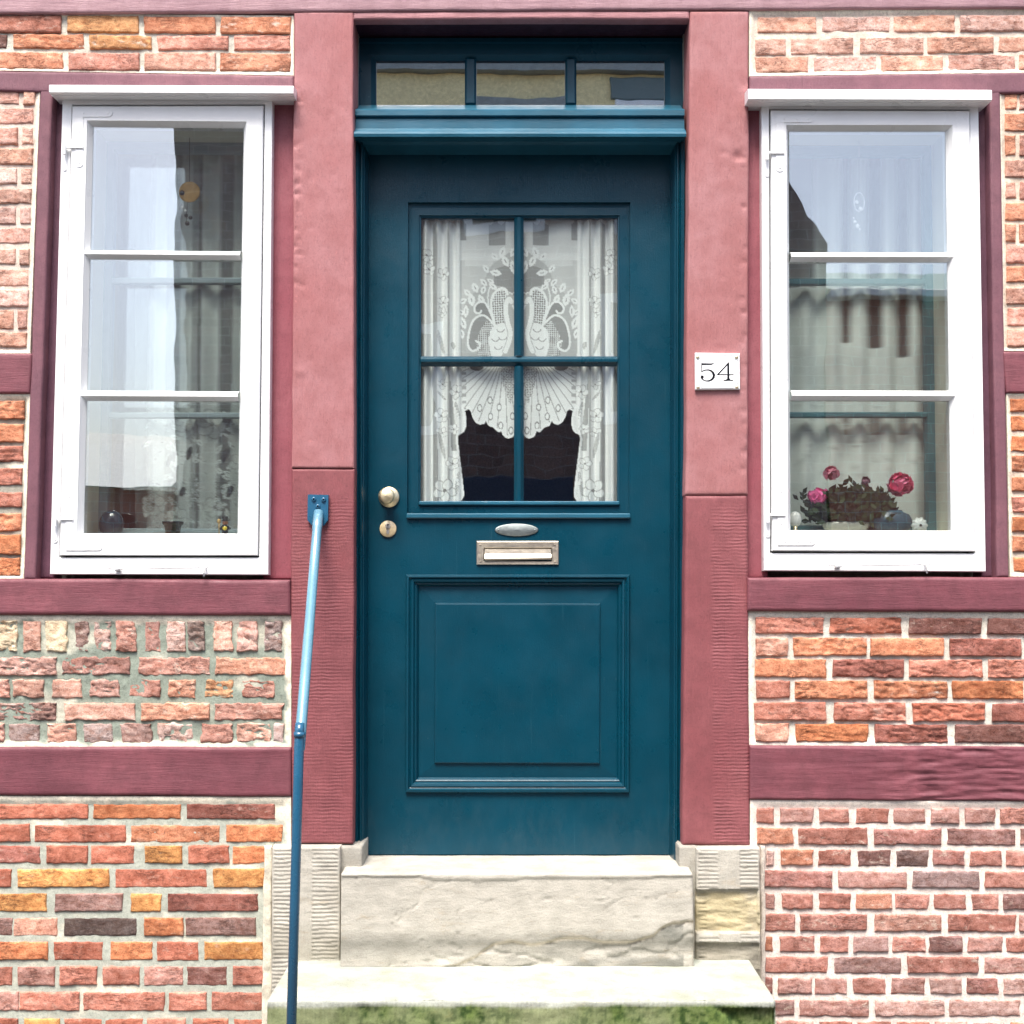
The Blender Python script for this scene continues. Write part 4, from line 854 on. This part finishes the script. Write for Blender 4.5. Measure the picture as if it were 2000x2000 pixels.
# ------------------------------------------------------------------ lace (thread density drawn on a fine grid of real cloth)
def inpoly(X, Y, P):
    r = np.zeros(X.shape, bool); n = len(P)
    for i in range(n):
        x0, y0_ = P[i]; x1, y1 = P[(i + 1) % n]
        c = (y0_ > Y) != (y1 > Y); 
        with np.errstate(divide='ignore', invalid='ignore'): t = (x1 - x0) * (Y - y0_) / ((y1 - y0_) or 1e-9) + x0
        r ^= c & (X < t)
    return r
def seg(X, Y, P, closed=False):
    d = np.full(X.shape, 1e9); n = len(P)
    for i in range(n if closed else n - 1):
        x0, y0_ = P[i]; x1, y1 = P[(i + 1) % n]; dx, dy = x1 - x0, y1 - y0_; L = dx * dx + dy * dy or 1e-9
        t = np.clip(((X - x0) * dx + (Y - y0_) * dy) / L, 0, 1); d = np.minimum(d, np.hypot(X - x0 - t * dx, Y - y0_ - t * dy))
    return d
def ell(X, Y, cx, cy, a, b_, ang):
    c, s = cos(ang), sin(ang); x = (X - cx) * c + (Y - cy) * s; y = -(X - cx) * s + (Y - cy) * c; return np.hypot(x / a, y / b_), x, y
def smooth(P, n=6):
    P = [np.array(p, float) for p in P]; o = []
    for i in range(len(P) - 1):
        p0, p1, p2, p3 = P[max(i - 1, 0)], P[i], P[i + 1], P[min(i + 2, len(P) - 1)]
        for t in np.linspace(0, 1, n, endpoint=False): o.append(tuple(.5 * (2 * p1 + (p2 - p0) * t + (2 * p0 - 5 * p1 + 4 * p2 - p3) * t * t + (3 * p1 - p0 - 3 * p2 + p3) * t ** 3)))
    o.append(tuple(P[-1])); return o
def leaf(A, X, Y, cx, cy, L, w, ang, hi=.97, vein=.35):
    e, x, y = ell(X, Y, cx, cy, L, w, ang); jag = 1 + .10 * np.sin(x * 1.1); m = (np.abs(x) < L) & (np.abs(y) < w * (1 - (x / L) ** 2) * jag * 1.05)
    A[m] = hi; A[m & (np.abs(y) < .75) & (np.abs(x) < L * .32)] = vein
def flower(A, X, Y, cx, cy, R_, n=5, hi=.97, a0=0):
    for k in range(n):
        a = a0 + 2 * pi * k / n; e, x, y = ell(X, Y, cx + R_ * .55 * cos(a), cy + R_ * .55 * sin(a), R_ * .5, R_ * .42, a); A[e < 1] = hi; r = (e > .9) & (e < 1.08); A[r] = .5
    A[np.hypot(X - cx, Y - cy) < R_ * .16] = .3
def soft(A, n):
    B_ = A.copy()
    for k in range(1, n): B_ += np.roll(A, k, 1) + np.roll(A, -k, 1)
    B_ /= 2 * n - 1; B_[:, :n] = A[:, :n]; B_[:, -n:] = A[:, -n:]; return B_
def cloth(name, U, V_, A, y_fn, mat, label, cat, group=None, thing_loc=None):
    nu, nv = U.shape[1], U.shape[0]; y = y_fn(U, V_)
    a, b_ = (U - 1000) / F, (1000 - V_) / F; dy = cos(PITCH) - b_ * sin(PITCH); dz = sin(PITCH) + b_ * cos(PITCH); yc = float(np.mean(y)); t = (yc - CAM[1]) / dy
    Pp = np.stack((a * t, y, CAM[2] + dz * t), -1).reshape(-1, 3)
    idx = np.arange(nu * nv).reshape(nv, nu); f = np.stack((idx[:-1, :-1], idx[1:, :-1], idx[1:, 1:], idx[:-1, 1:]), -1).reshape(-1, 4)
    af = A.ravel(); keep = af[f].max(1) > .02; f = f[keep]
    used = np.unique(f); mp = -np.ones(nu * nv, int); mp[used] = np.arange(len(used))
    col = np.column_stack((np.ones((len(used), 3)), af[used])); bb = Buf(); bb.add(Pp[used], mp[f].tolist(), col)
    o = bb.build(name, mat, None); tag(o, label, cat, group); return o
# --- door curtain: a peacock valance between two side drapes
us = np.arange(815, 1213.1, 1.3); vs = np.arange(418, 994, 1.3); U, V_ = np.meshgrid(us, vs)
CXc = 1013.5; X = CXc - np.abs(U - CXc); Y = V_      # mirror the right half onto the left
A = np.full(U.shape, .70)
A[(Y < 500)] = .80
A = np.where((X > 908) & (X < 962) & (Y < 520), .80, A); A = np.where((X > 955) & (X < 987) & (Y < 478), .42, A); A = np.where((X > 899) & (X < 911) & (Y < 470), .42, A)
A = np.where((Y > 494) & (Y < 508) & (X > 897), .86, A)
# darker net inside the wreath
wre = smooth([(1014, 478), (985, 500), (958, 520), (940, 560), (910, 588), (900, 640), (896, 700), (1014, 700)]); A[inpoly(X, Y, wre)] = .56
A[inpoly(X, Y, [(965, 525), (1014, 510), (1014, 590), (985, 560), (965, 556)])] = .36
side_edge = smooth([(899, 410), (899, 560), (900, 690), (902, 770), (903, 790), (909, 806), (911, 826), (907, 842), (895, 853), (897, 880), (901, 915), (905, 950), (906, 968), (898, 982), (890, 996)])
se = np.interp(Y, [p[1] for p in side_edge], [p[0] for p in side_edge]); side = X < se
A[side] = .86
for u0, u1, d in ((800, 845, .90), (845, 855, .45), (855, 874, .98), (874, 877.5, .48), (877.5, 899, .97)): A[side & (X >= u0) & (X < u1)] = d
lowr = side & (Y > 712); g1 = 844 + (Y - 712) * .02; A[lowr & (X > g1) & (X < g1 + 8)] = .42
g2 = 874 + (Y - 712) * .045; A[lowr & (X > g2) & (X < g2 + 3 + np.clip((Y - 720) * .06, 0, 9)) & (Y < 880)] = .48
A[side & (Y > 790) & (np.abs(X - se) < 5)] = .98
for (fx, fy, fr2, n_, a0) in ((833, 500, 13, 5, .3), (838, 526, 12, 5, 1), (866, 535, 12, 5, .2), (866, 590, 12, 5, .9), (863, 610, 9, 5, .3), (864, 750, 10, 4, .1), (892, 765, 14, 5, .5), (862, 812, 14, 5, .8), (886, 838, 10, 5, 0), (884, 905, 13, 5, .6), (864, 845, 11, 4, .4), (868, 958, 22, 5, .2)): 
    B_ = A.copy(); flower(B_, X, Y, fx, fy, fr2, n_, .98, a0); A = np.where(side, B_, A)
for cx_, cy_, a_, b2, an in ((893, 802, 18, 4, 1.35), (861, 668, 24, 4, 1.3), (885, 674, 7, 4, 1.3), (863, 870, 26, 4, 1.35), (893, 945, 24, 4, 1.7), (862, 772, 13, 2.4, .8)):
    e, x, y = ell(X, Y, cx_, cy_, a_, b2, an); m = side & (e < 1); A[m] = np.where(np.sin(x * 2.2 + y) > 0, .35, .9)[m]
for k in range(5): A[side & (np.hypot(X - (887 + k * 3.0), Y - (924 + k * 7)) < 3.2)] = .98
for k in range(4): A[side & (np.hypot(X - (889 + k * 2.2), Y - (797 + k * 6)) < 2.6)] = .98
# wreath of leaves
for lx, ly, L, w_, an in ((981, 492, 12, 6, -1.2), (1003, 492, 12, 6, -1.0), (966, 500, 9, 5, -2.3), (987, 510, 13, 6, 1.1), (1002, 522, 14, 6, 1.4), (949, 524, 10, 5, 1.0), (968, 532, 12, 6, .2), (958, 548, 8, 4, .5), (945, 551, 9, 5, -2.4), (963, 559, 10, 5, .6), (928, 562, 11, 6, -2.0), (944, 566, 9, 5, -1.2), (913, 572, 10, 5, .8), (921, 586, 13, 7, 1.4), (940, 586, 12, 6, 1.2), (904, 588, 9, 5, -.4), (910, 608, 13, 5, 1.6), (904, 630, 14, 6, 1.2), (902, 652, 10, 5, 1.4), (901, 610, 8, 5, .6), (1010, 505, 10, 5, 1.5)): leaf(A, X, Y, lx, ly, L, w_, an)
stem = seg(X, Y, smooth([(961, 548), (953, 575), (955, 600), (960, 625)])); A[stem < 1.3] = .95
# wings of openwork mesh
def mesh_fill(P, per=6.4, ang=.75, lo=.08):
    m = inpoly(X, Y, P); c, s = cos(ang), sin(ang); x = X * c + Y * s; y = -X * s + Y * c; h = (np.sin(x * 2 * pi / per) * np.sin(y * 2 * pi / per)) > .12; A[m] = np.where(h, lo, .92)[m]
w1 = smooth([(966, 630), (962, 608), (961, 585), (967, 572), (978, 564), (987, 566), (990, 575), (986, 590), (985, 612), (984, 632)]); mesh_fill(w1)
A[seg(X, Y, smooth([(966, 632), (960, 606), (960, 585), (966, 571), (978, 563), (988, 566), (991, 575)])) < 2.4] = .98
A[inpoly(X, Y, smooth([(966, 632), (955, 606), (944, 590), (932, 594), (928, 604), (936, 612), (945, 620)]))] = .34
A[seg(X, Y, smooth([(966, 632), (957, 608), (947, 591), (936, 590), (927, 599), (928, 610), (936, 612), (940, 607)])) < 2.0] = .98
w3 = smooth([(966, 634), (946, 617), (928, 622), (918, 645), (914, 672), (922, 684), (936, 676)]); A[inpoly(X, Y, w3)] = .38
mesh_fill(smooth([(950, 626), (966, 638), (958, 660), (955, 700), (936, 700), (931, 668), (938, 645)]), 5.4)
A[seg(X, Y, smooth([(966, 634), (946, 616), (927, 623), (917, 645), (914, 672), (921, 685), (933, 682), (938, 672), (930, 666)])) < 2.2] = .98
# bird: neck, head and breast
body = smooth([(984, 630), (968, 634), (957, 648), (955, 668), (958, 690), (966, 702), (980, 694), (990, 672), (995, 655), (990, 640), (984, 630)]); A[inpoly(X, Y, body)] = .98
nk = smooth([(999, 590), (994, 584), (989, 592), (988, 610), (992, 632), (997, 650), (994, 668), (987, 686)]); A[seg(X, Y, nk) < 4.6] = .98; A[seg(X, Y, [(999, 592), (1004, 603)]) < 1.6] = .95
A[np.abs(seg(X, Y, nk) - 5.2) < .7] = .55
for fx, fy in ((978, 640), (968, 658), (982, 656), (973, 674)):
    d = np.hypot(X - fx, Y - fy); A[(np.abs(d - 8) < .9) & (Y > fy + 2) & inpoly(X, Y, body)] = .4
for k in range(3): A[np.hypot(X - (996 + k * 4), Y - (574 - abs(k - 1) * 2)) < 1.8] = .95
# tail fan with eyelets
bot = smooth([(900, 790), (905, 801), (910, 802), (914, 800), (919, 803), (923, 815), (930, 826), (938, 829), (946, 827), (949, 822), (954, 831), (962, 834), (967, 838), (974, 844), (979, 842), (982, 850), (990, 856), (999, 855), (1005, 850), (1014, 846)])
bo = np.interp(X, [p[0] for p in bot], [p[1] for p in bot]); centre = X >= se
tail = centre & (Y > 706) & (X > 903); A[tail] = .93
th = np.arctan2(Y - 690, X - 985); rr_ = np.hypot(X - 985, Y - 690)
rays = np.abs(((th * 7.5) % 1) - .5) * rr_ / 7.5; A[tail & (rays < .9) & (rr_ > 26)] = .45
mesh_fill([(972, 708), (1004, 708), (1004, 770), (996, 790), (985, 760)], 4.6)
for ex, ey in ((937, 797), (957, 781), (975, 795), (958, 813), (978, 831), (998, 841), (1001, 813)):
    e, x, y = ell(X, Y, ex, ey, 4.2, 6.5, 0); A[np.abs(e - 1) < .2] = .35; A[e < .8] = .98
e, x, y = ell(X, Y, 931, 716, 15, 9, 0); A[centre & (e < 1)] = .22; A[centre & (np.abs(e - 1) < .1)] = .95
A[centre & (np.abs(Y - bo + 3) < 2.6)] = .98; A[centre & (Y > bo)] = 0
A[(X > 901) & (X < 911) & centre & (Y > 712) & (Y < 800) & (np.sin(Y * .45) > .2)] = .5
A[(np.hypot((X % 22) - 11, (Y - 432) * 1.2) < 7) & (Y > 428) & (Y < 442)] = .8
def ydoor(U, V_):
    X = CXc - np.abs(U - CXc); s = np.clip((902 - X) / 10, 0, 1)
    return .172 + s * .009 * np.sin((X - 815) * 2 * pi / 22) + (1 - s) * .004 * np.sin(X * .08) - .004 * s
cloth("lace_curtain", U, V_, A, ydoor, M["lace"], "white lace curtain with a mirrored peacock pattern hanging behind the door panes", "curtain", "lace curtains behind the glass")
b = Buf(); tube(b, [px(812, 415, .18), px(1215, 415, .18)], .004, 10); tag(b.build("curtain_rod", M["white"], None), "thin white curtain rod at the top of the door glass", "curtain rod")

# --- left window curtain
us = np.arange(262, 482, 1.6); vs = np.arange(225, 1066, 1.6); U, V_ = np.meshgrid(us, vs); A = np.full(U.shape, .58)
def stripe(A, U, V_, L, val, soft=2.0, tilt=0.0):
    for u0, u1 in L: A[(U > u0 + tilt * (V_ - 700)) & (U < u1 + tilt * (V_ - 700))] = val
    return A
A = stripe(A, U, V_, [(352, 372), (394, 424), (455, 476), (300, 322)], .97, tilt=-.012); A = stripe(A, U, V_, [(340, 351), (386, 393), (430, 453)], .28, tilt=-.012)
A[U < 290 + np.clip((800 - V_) * .02, 0, 20)] *= .4
rl = random.Random(8); lowm = V_ > 790
A[lowm] = np.clip(A[lowm] * .85, 0, 1)
for _ in range(150):
    cx_, cy_ = rl.uniform(285, 478), rl.uniform(800, 1050); leaf(A, U, V_, cx_, cy_, rl.uniform(6, 13), rl.uniform(2.5, 5), rl.uniform(-.3, pi) + .6, rl.uniform(.85, 1), .25)
for fx, fy, r_ in ((413, 828, 28), (326, 815, 16), (365, 806, 15), (362, 840, 15), (300, 985, 22), (418, 990, 20), (345, 1010, 20), (470, 905, 20)): flower(A, U, V_, fx, fy, r_, 6, .92, rl.uniform(0, 1))
for fx, fy, r_ in ((330, 900, 12), (368, 885, 13), (440, 890, 15), (280, 930, 12), (356, 960, 10), (450, 960, 12)):
    e, x, y = ell(U, V_, fx, fy, r_, r_ * .45, 1.9); A[e < 1] = .04
dots = (np.sin(U * 1.1) * np.sin(V_ * 1.1) > .25) & (V_ > 935) & (V_ < 1000) & (np.abs(((U - 270) % 46) - 20) < 9); A[dots] = .1
A = soft(A, 2)
cloth("lace_curtain", U, V_, A, lambda u, v: .212 + .009 * np.sin((u + .012 * (v - 700)) * 2 * pi / 52 + 1.0), M["lace"], "grey white lace curtain with a flowered lower border behind the left window", "curtain", "lace curtains behind the glass")
# --- right window curtain
us = np.arange(1532, 1830, 2.2); vs = np.arange(232, 1066, 2.2); U, V_ = np.meshgrid(us, vs); A = np.full(U.shape, .88)
A = stripe(A, U, V_, [(1592, 1645), (1661, 1696), (1723, 1752), (1776, 1806)], .99); 
for (u0, u1, ve) in ((1646, 1660, 668), (1697, 1722, 680), (1753, 1775, 698), (1806, 1818, 700)):
    A[(U > u0) & (U < u1) & (V_ < ve)] = .10; A[(U > u0) & (U < u1) & (V_ > 806) & (V_ < 848)] = .2
A[(U < 1590) & (V_ < 560)] = .3; A[V_ < 500] *= .75; A[V_ > 700] = np.clip(A[V_ > 700] + .1, 0, .96)
for _ in range(46): leaf(A, U, V_, rl.uniform(1545, 1815), rl.uniform(790, 930), rl.uniform(6, 12), rl.uniform(3, 5), rl.uniform(0, pi), .8, .4)
A = soft(A, 4)
cloth("lace_curtain", U, V_, A, lambda u, v: .225 + .010 * np.sin(u * 2 * pi / 53 + .6), M["lace2"], "plain grey net curtain in straight folds behind the right window", "curtain", "lace curtains behind the glass")

# ------------------------------------------------------------------ things on the sills and hung in the panes
zl = px(300, 1047, .06)[2]; zr_ = px(1700, 1041, .06)[2]
def onsill(u, y, left=True): p = px(u, 1000, y); return np.array((p[0], y, zl if left else zr_))
c = onsill(338, .11); b = Buf(); lathe(b, c, [(.0001, 0), (.021, 0), (.024, .03), (.026, .035), (.031, .038), (.032, .046), (.028, .046), (.026, .040), (.0001, .038)], 32, 'z'); o = b.build("flower_pot", M["dark"], None); tag(o, "small black flower pot with a flared rim on the left window sill", "flower pot")
c = onsill(218, .115); b = Buf(); ball(b, c + (0, 0, .038), .038, 20, (1, .7, 1.15), z0=-.95); o = b.build("glass_float", m_paint("dark_blue_glaze", (.006, .03, .05), .15, .1), None); tag(o, "dark blue glossy rounded vase in the left corner of the left window", "vase")
# little chimney sweep figure
c = onsill(440, .085); fg = thing("figurine", "small figurine in a black top hat on the right end of the left sill", "figurine", tuple(c))
mb_, mf, my_ = M["dark"], m_plain("painted_skin", lin(226, 150, 110, .7), .5), m_plain("yellow_paint", lin(240, 210, 60, .8), .4)
b = Buf(); lathe(b, c, [(.0001, 0), (.011, 0), (.009, .012), (.012, .026), (.009, .034), (.0001, .036)], 20, 'z'); tube(b, [c + (.009, -.002, .03), c + (.017, -.004, .022)], .0035, 8); tube(b, [c + (-.009, -.002, .03), c + (-.014, -.006, .02)], .0035, 8); b.build("body", mb_, fg)
b = Buf(); ball(b, c + (0, 0, .042), .0085, 12); b.build("head", mf, fg)
b = Buf(); lathe(b, c + (0, 0, .046), [(.0001, 0), (.013, .001), (.013, .002), (.008, .003), (.0085, .014), (.0001, .0145)], 20, 'z'); b.build("hat", mb_, fg)
b = Buf(); ball(b, c + (.002, -.011, .024), .006, 10, (1.2, .6, 1)); b.build("sash_bow", my_, fg)
b = Buf(); tube(b, [c + (-.016, -.006, .0), c + (-.017, -.007, .045)], .0018, 8); ball(b, c + (-.017, -.007, .045), .006, 8, (1, .6, 1.3)); b.build("broom", m_plain("straw", lin(214, 180, 120, .7), .8), fg)
# moon disc hung in the left window
c = px(370, 375, .13); mo = thing("hanging_ornament", "round tan disc ornament with small beads hung behind the top left pane", "ornament", tuple(c))
b = Buf(); lathe(b, c, [(.0001, -.004), (.030, -.003), (.033, 0), (.030, .003), (.0001, .004)], 32); b.build("disc", m_plain("tan_clay", lin(226, 180, 110, .75), .6, scale=60), mo)
b = Buf(); tube(b, [c + (0, 0, .03), px(370, 236, .13)], .0008, 6); tube(b, [c + (-.006, 0, -.03), c + (-.008, 0, -.10)], .0008, 6); b.build("cord", M["dark"], mo)
for dx, dz, r_, m_ in ((-.022, -.004, .008, 'dark'), (-.020, -.05, .005, 'white'), (-.008, -.075, .006, 'dark'), (.006, -.082, .006, 'dark'), (-.004, -.10, .007, 'dark'), (-.010, -.06, .004, 'white')):
    b = Buf(); ball(b, c + (dx, -.004, dz), r_, 10, (1, .7, 1)); b.build("bead", M[m_], mo)
# glass crystal hung in the right window
c = px(1678, 395, .13); cr = thing("hanging_ornament", "clear glass ring ornament with droplets hung behind the top right pane", "ornament", tuple(c))
crm = m_plain("cut_glass", (.85, .88, .9), .08); b = Buf(); th_ = np.linspace(0, 2 * pi, 33); tube(b, [c + (.016 * cos(a), 0, .030 * sin(a)) for a in th_], .0022, 8, caps=False); b.build("glass_ring", crm, cr)
b = Buf(); tube(b, [c + (0, 0, .03), px(1678, 240, .13)], .0006, 6); b.build("cord", M["line"], cr)
for dx, dz, r_ in ((-.008, 0, .006), (.004, -.022, .007), (-.014, -.062, .005), (-.006, -.075, .006), (-.018, -.05, .003), (.0, -.085, .003)):
    b = Buf(); ball(b, c + (dx, 0, dz), r_, 8, (1, .8, 1.2)); b.build("glass_drop", crm, cr)
# potted plant with pink blooms in the right window
c = onsill(1652, .135, False); pt = thing("potted_plant", "potted plant with pink blooms in a white ribbed bowl on the right sill", "plant", tuple(c))
b = Buf(); n = 48; prof = [(.045, 0), (.064, .012), (.072, .028), (.070, .036), (.064, .036), (.05, .03), (.0001, .03)]
V = [];
for r_, h in prof:
    for k in range(n): a = 2 * pi * k / n; q_ = r_ * (1 + .03 * cos(a * 12)); V.append((c[0] + q_ * cos(a), c[1] + q_ * sin(a) * .5, c[2] + h))
b.add(V, [(i * n + k, i * n + (k + 1) % n, (i + 1) * n + (k + 1) % n, (i + 1) * n + k) for i in range(len(prof) - 1) for k in range(n)]); b.build("bowl", m_paint("white_china", lin(222, 226, 216, .8), .2, .03), pt)
b = Buf(); rp = random.Random(4)
for _ in range(2100):
    a = np.array((rp.gauss(.022, .06), rp.gauss(0, .02), abs(rp.gauss(.036, .026)) + .034)) + c
    if abs(a[0] - c[0]) > .14: continue
    u_ = np.array((rp.uniform(-1, 1), rp.uniform(-.4, .4), rp.uniform(-.2, 1))); u_ /= np.linalg.norm(u_); w_ = np.cross(u_, (rp.uniform(-.3, .3), 1, rp.uniform(-.3, .3))); w_ /= np.linalg.norm(w_); s_ = rp.uniform(.009, .017)
    b.add([a, a + u_ * s_ + w_ * s_ * .5, a + u_ * s_ * 2, a + u_ * s_ - w_ * s_ * .5], [(0, 1, 2, 3)], (*lin(*rp.choice(((40, 52, 34), (52, 70, 44), (34, 44, 40))), 1), 1))
mlf, n_, o_ = newmat("dark_leaves"); k_ = N_(n_); k_.l(k_.bsdf(k_.attr().outputs["Color"], .6, .3), o_.inputs[0]); b.build("foliage", mlf, pt, False)
def bloom(u, v, R_, colr):
    p = px(u, v, .115); b = Buf()
    for i in range(46):
        a = rp.uniform(0, 2 * pi); t = math.acos(rp.uniform(-1, 1)); d_ = np.array((sin(t) * cos(a), sin(t) * sin(a) * .7, cos(t))); s_ = R_ * rp.uniform(.35, .6); r0 = R_ * rp.uniform(.35, .75)
        w_ = np.cross(d_, (.3, .5, .8)); w_ /= np.linalg.norm(w_); z_ = np.cross(d_, w_); q0 = p + d_ * r0
        V = [q0 + (w_ * cos(g_) + z_ * sin(g_)) * s_ + d_ * s_ * .35 * (1 if j % 2 else .6) for j, g_ in enumerate(np.linspace(0, 2 * pi, 9)[:-1])] + [q0]
        b.add(V, [(8, j, (j + 1) % 8) for j in range(8)], (*np.array(colr) * rp.uniform(.7, 1.2), 1))
    b.build("flower", mlf, pt)
bloom(1597, 969, .034, lin(244, 116, 176, 1)); bloom(1624, 925, .026, lin(244, 170, 190, 1)); bloom(1758, 945, .040, lin(250, 140, 176, 1)); bloom(1690, 940, .016, lin(190, 150, 166, .9))
# blue hydrangea-like vase cluster, white lamp, shell
c = onsill(1742, .12, False); b = Buf()
lathe(b, c, [(.0001, 0), (.040, 0), (.058, .02), (.062, .04), (.052, .058), (.034, .066), (.030, .072), (.024, .070), (.0001, .06)], 40, 'z', sz=.5); o = b.build("glazed_jar", m_plain("blue_grey_glaze", lin(70, 110, 130, .55), .25, .5, .003, 70), None); tag(o, "round blue grey jar to the right of the white flower bowl", "jar")
c = onsill(1553, .075, False); lp = thing("bird_ornament", "small white ornament on a gilt foot in the left corner of the right window", "ornament", tuple(c))
b = Buf(); lathe(b, c, [(.0001, 0), (.013, .001), (.012, .006), (.006, .012), (.008, .022), (.0001, .024)], 20, 'z'); b.build("foot", M["brass"], lp)
b = Buf(); ball(b, c + (0, 0, .042), .019, 16, (1, .8, 1.25)); b.build("globe", m_paint("white_porcelain", (.8, .8, .78), .15, .02), lp)
c = onsill(1795, .07, False); b = Buf(); n = 40; V = []
prof = [(.004, .0), (.020, .004), (.024, .016), (.020, .028), (.010, .034), (.0001, .035)]
for r_, h in prof:
    for k in range(n): a = 2 * pi * k / n; q_ = r_ * (1 + .10 * cos(a * 10)); V.append((c[0] + q_ * cos(a), c[1] + (h - .017) * .7, c[2] + .023 + q_ * sin(a)))
b.add(V, [(i * n + k, i * n + (k + 1) % n, (i + 1) * n + (k + 1) % n, (i + 1) * n + k) for i in range(len(prof) - 1) for k in range(n)]); o = b.build("shell", m_paint("pale_shell", lin(214, 222, 218, .85), .3, .08), None); tag(o, "pale ribbed shell standing near the right end of the right sill", "shell")

# ------------------------------------------------------------------ the other side of the street (seen mirrored in the panes)
def mir(u, v, Yo=-8.0): p = px(u, v, .02 - Yo); return (p[0], p[2])
Yo = -8.0
obr = m_wallbrick("dark_street_brick", lin(206, 140, 118, .85), lin(176, 112, 96, .8), lin(210, 200, 188, .8), 3.0); opl = m_plain("ochre_plaster", lin(244, 228, 176, .95), .9, .2, .004, 30); orf = m_plain("slate_roof", lin(170, 178, 176, .7), .6, .4, .01, 20)
hb = thing("gabled_house", "tall brick gabled house across the street, mirrored in the door and window glass", "house", (0, Yo, 0))
sl = lambda u, v: mir(u, v)
b = Buf(); prism(b, [(sl(342, 1400)[0], 0), (sl(1612, 1400)[0], 0), sl(1612, 478), sl(1547, 372), sl(1450, 215), sl(342, 230)], Yo - 4, Yo); b.build("wall", m_wallbrick("grey_brown_brick", lin(176, 148, 140, .8), lin(138, 116, 112, .75), lin(200, 196, 190, .8), 3.0), hb, False)
b = Buf(); prism(b, [sl(342, 229.5), sl(1449, 214.5), sl(1396, 128), sl(342, 118)], Yo - 4, Yo + .02); b.build("gable", opl, hb, False)
b = Buf(); prism(b, [sl(342, 117), sl(1395, 127), sl(1290, -40), sl(700, -60), sl(342, 40)], Yo - 4, Yo + .12); b.build("roof", orf, hb, False)
a, c = sl(1196, 134), sl(1330, 176); b = Buf(); box(b, a[0], c[0], Yo - .03, Yo + .06, c[1], a[1], .01); b.build("shutter", m_plain("slate_shutter", lin(128, 146, 146, .7), .6), hb, False)
a, c = sl(1205, 180), sl(1325, 206); b = Buf(); box(b, a[0], c[0], Yo - .03, Yo + .10, c[1], a[1], .01); b.build("sill", M["white"], hb, False)
b = Buf(); prism(b, [sl(925, 172), sl(1015, 178), sl(1108, 173), sl(1108, 212), sl(925, 212)][::-1], Yo, Yo + .08); b.build("canopy", orf, hb, False)
b = Buf(); box(b, sl(880, 900)[0], sl(1120, 900)[0], Yo, Yo + .05, .1, 2.6, .01); b.build("door", m_plain("dark_blue_gate", (.04, .07, .13), .4), hb, False)
for u0, u1, v0, v1 in ((560, 700, 560, 820), (760, 860, 620, 840), (1180, 1320, 560, 820), (1400, 1520, 560, 820), (600, 720, 250, 440), (900, 1060, 250, 440), (1200, 1330, 260, 440)):
    a, c = sl(u0, v0), sl(u1, v1); b = Buf(); ring(b, [(a[0], a[1]), (c[0], a[1]), (c[0], c[1]), (a[0], c[1])], [(a[0] + .1, a[1] - .1), (c[0] - .1, a[1] - .1), (c[0] - .1, c[1] + .1), (a[0] + .1, c[1] + .1)], [(0, Yo), (0, Yo + .03), (1, Yo + .03), (1, Yo + .005)])
    wv = b.build("window", M["white"], hb, False); wv.data.flip_normals(); b = Buf(); box(b, a[0] + .09, c[0] - .09, Yo + .001, Yo + .01, c[1] + .09, a[1] - .09); b.build("pane", M["dark"], wv, False)
hc = thing("low_house", "low brick house with a white gutter across the street, mirrored in the right window", "house", (5, Yo, 0))
x0, x1 = sl(1618, 900)[0], 14.0; ze = sl(1700, 582)[1]; zg = sl(1700, 480)[1]
b = Buf(); box(b, x0, x1, Yo - 5, Yo, 0, ze); b.build("wall", obr, hc, False)
b = Buf(); b.add([(x0, Yo + .15, ze + .05), (x1, Yo + .15, ze + .05), (x1, Yo - 2.2, zg + .30), (x0, Yo - 2.2, zg + .30), (x0, Yo - 5, ze + .05), (x1, Yo - 5, ze + .05)], [(0, 1, 2, 3), (3, 2, 5, 4), (0, 3, 4), (1, 5, 2)]); b.build("roof", m_plain("teal_grey_roof", lin(120, 160, 164, .7), .5, .5, .01, 20), hc, False)
b = Buf(); box(b, x0, x1, Yo + .02, Yo + .2, ze - .03, ze + .045, .01); b.build("gutter", M["white"], hc, False)
ha = thing("shed", "low shed with a pale sloping roof across the street, mirrored in the left window", "shed", (-6, Yo, 0))
x1 = sl(342, 900)[0] - .05; z0_ = sl(250, 950)[1]; z1_ = sl(250, 868)[1]
b = Buf(); box(b, -14, x1, Yo - 4, Yo - .1, 0, z0_); b.build("wall", obr, ha, False)
b = Buf(); b.add([(-14, Yo, z0_), (x1, Yo, z0_), (x1, Yo - 2, z1_ + .3), (-14, Yo - 2, z1_ + .8), (-14, Yo - 4, z0_), (x1, Yo - 4, z0_)], [(0, 1, 2, 3), (3, 2, 5, 4), (0, 3, 4), (1, 5, 2)]); b.build("roof", m_plain("pale_roof", lin(190, 200, 206, .7), .5, .5, .01, 20), ha, False)
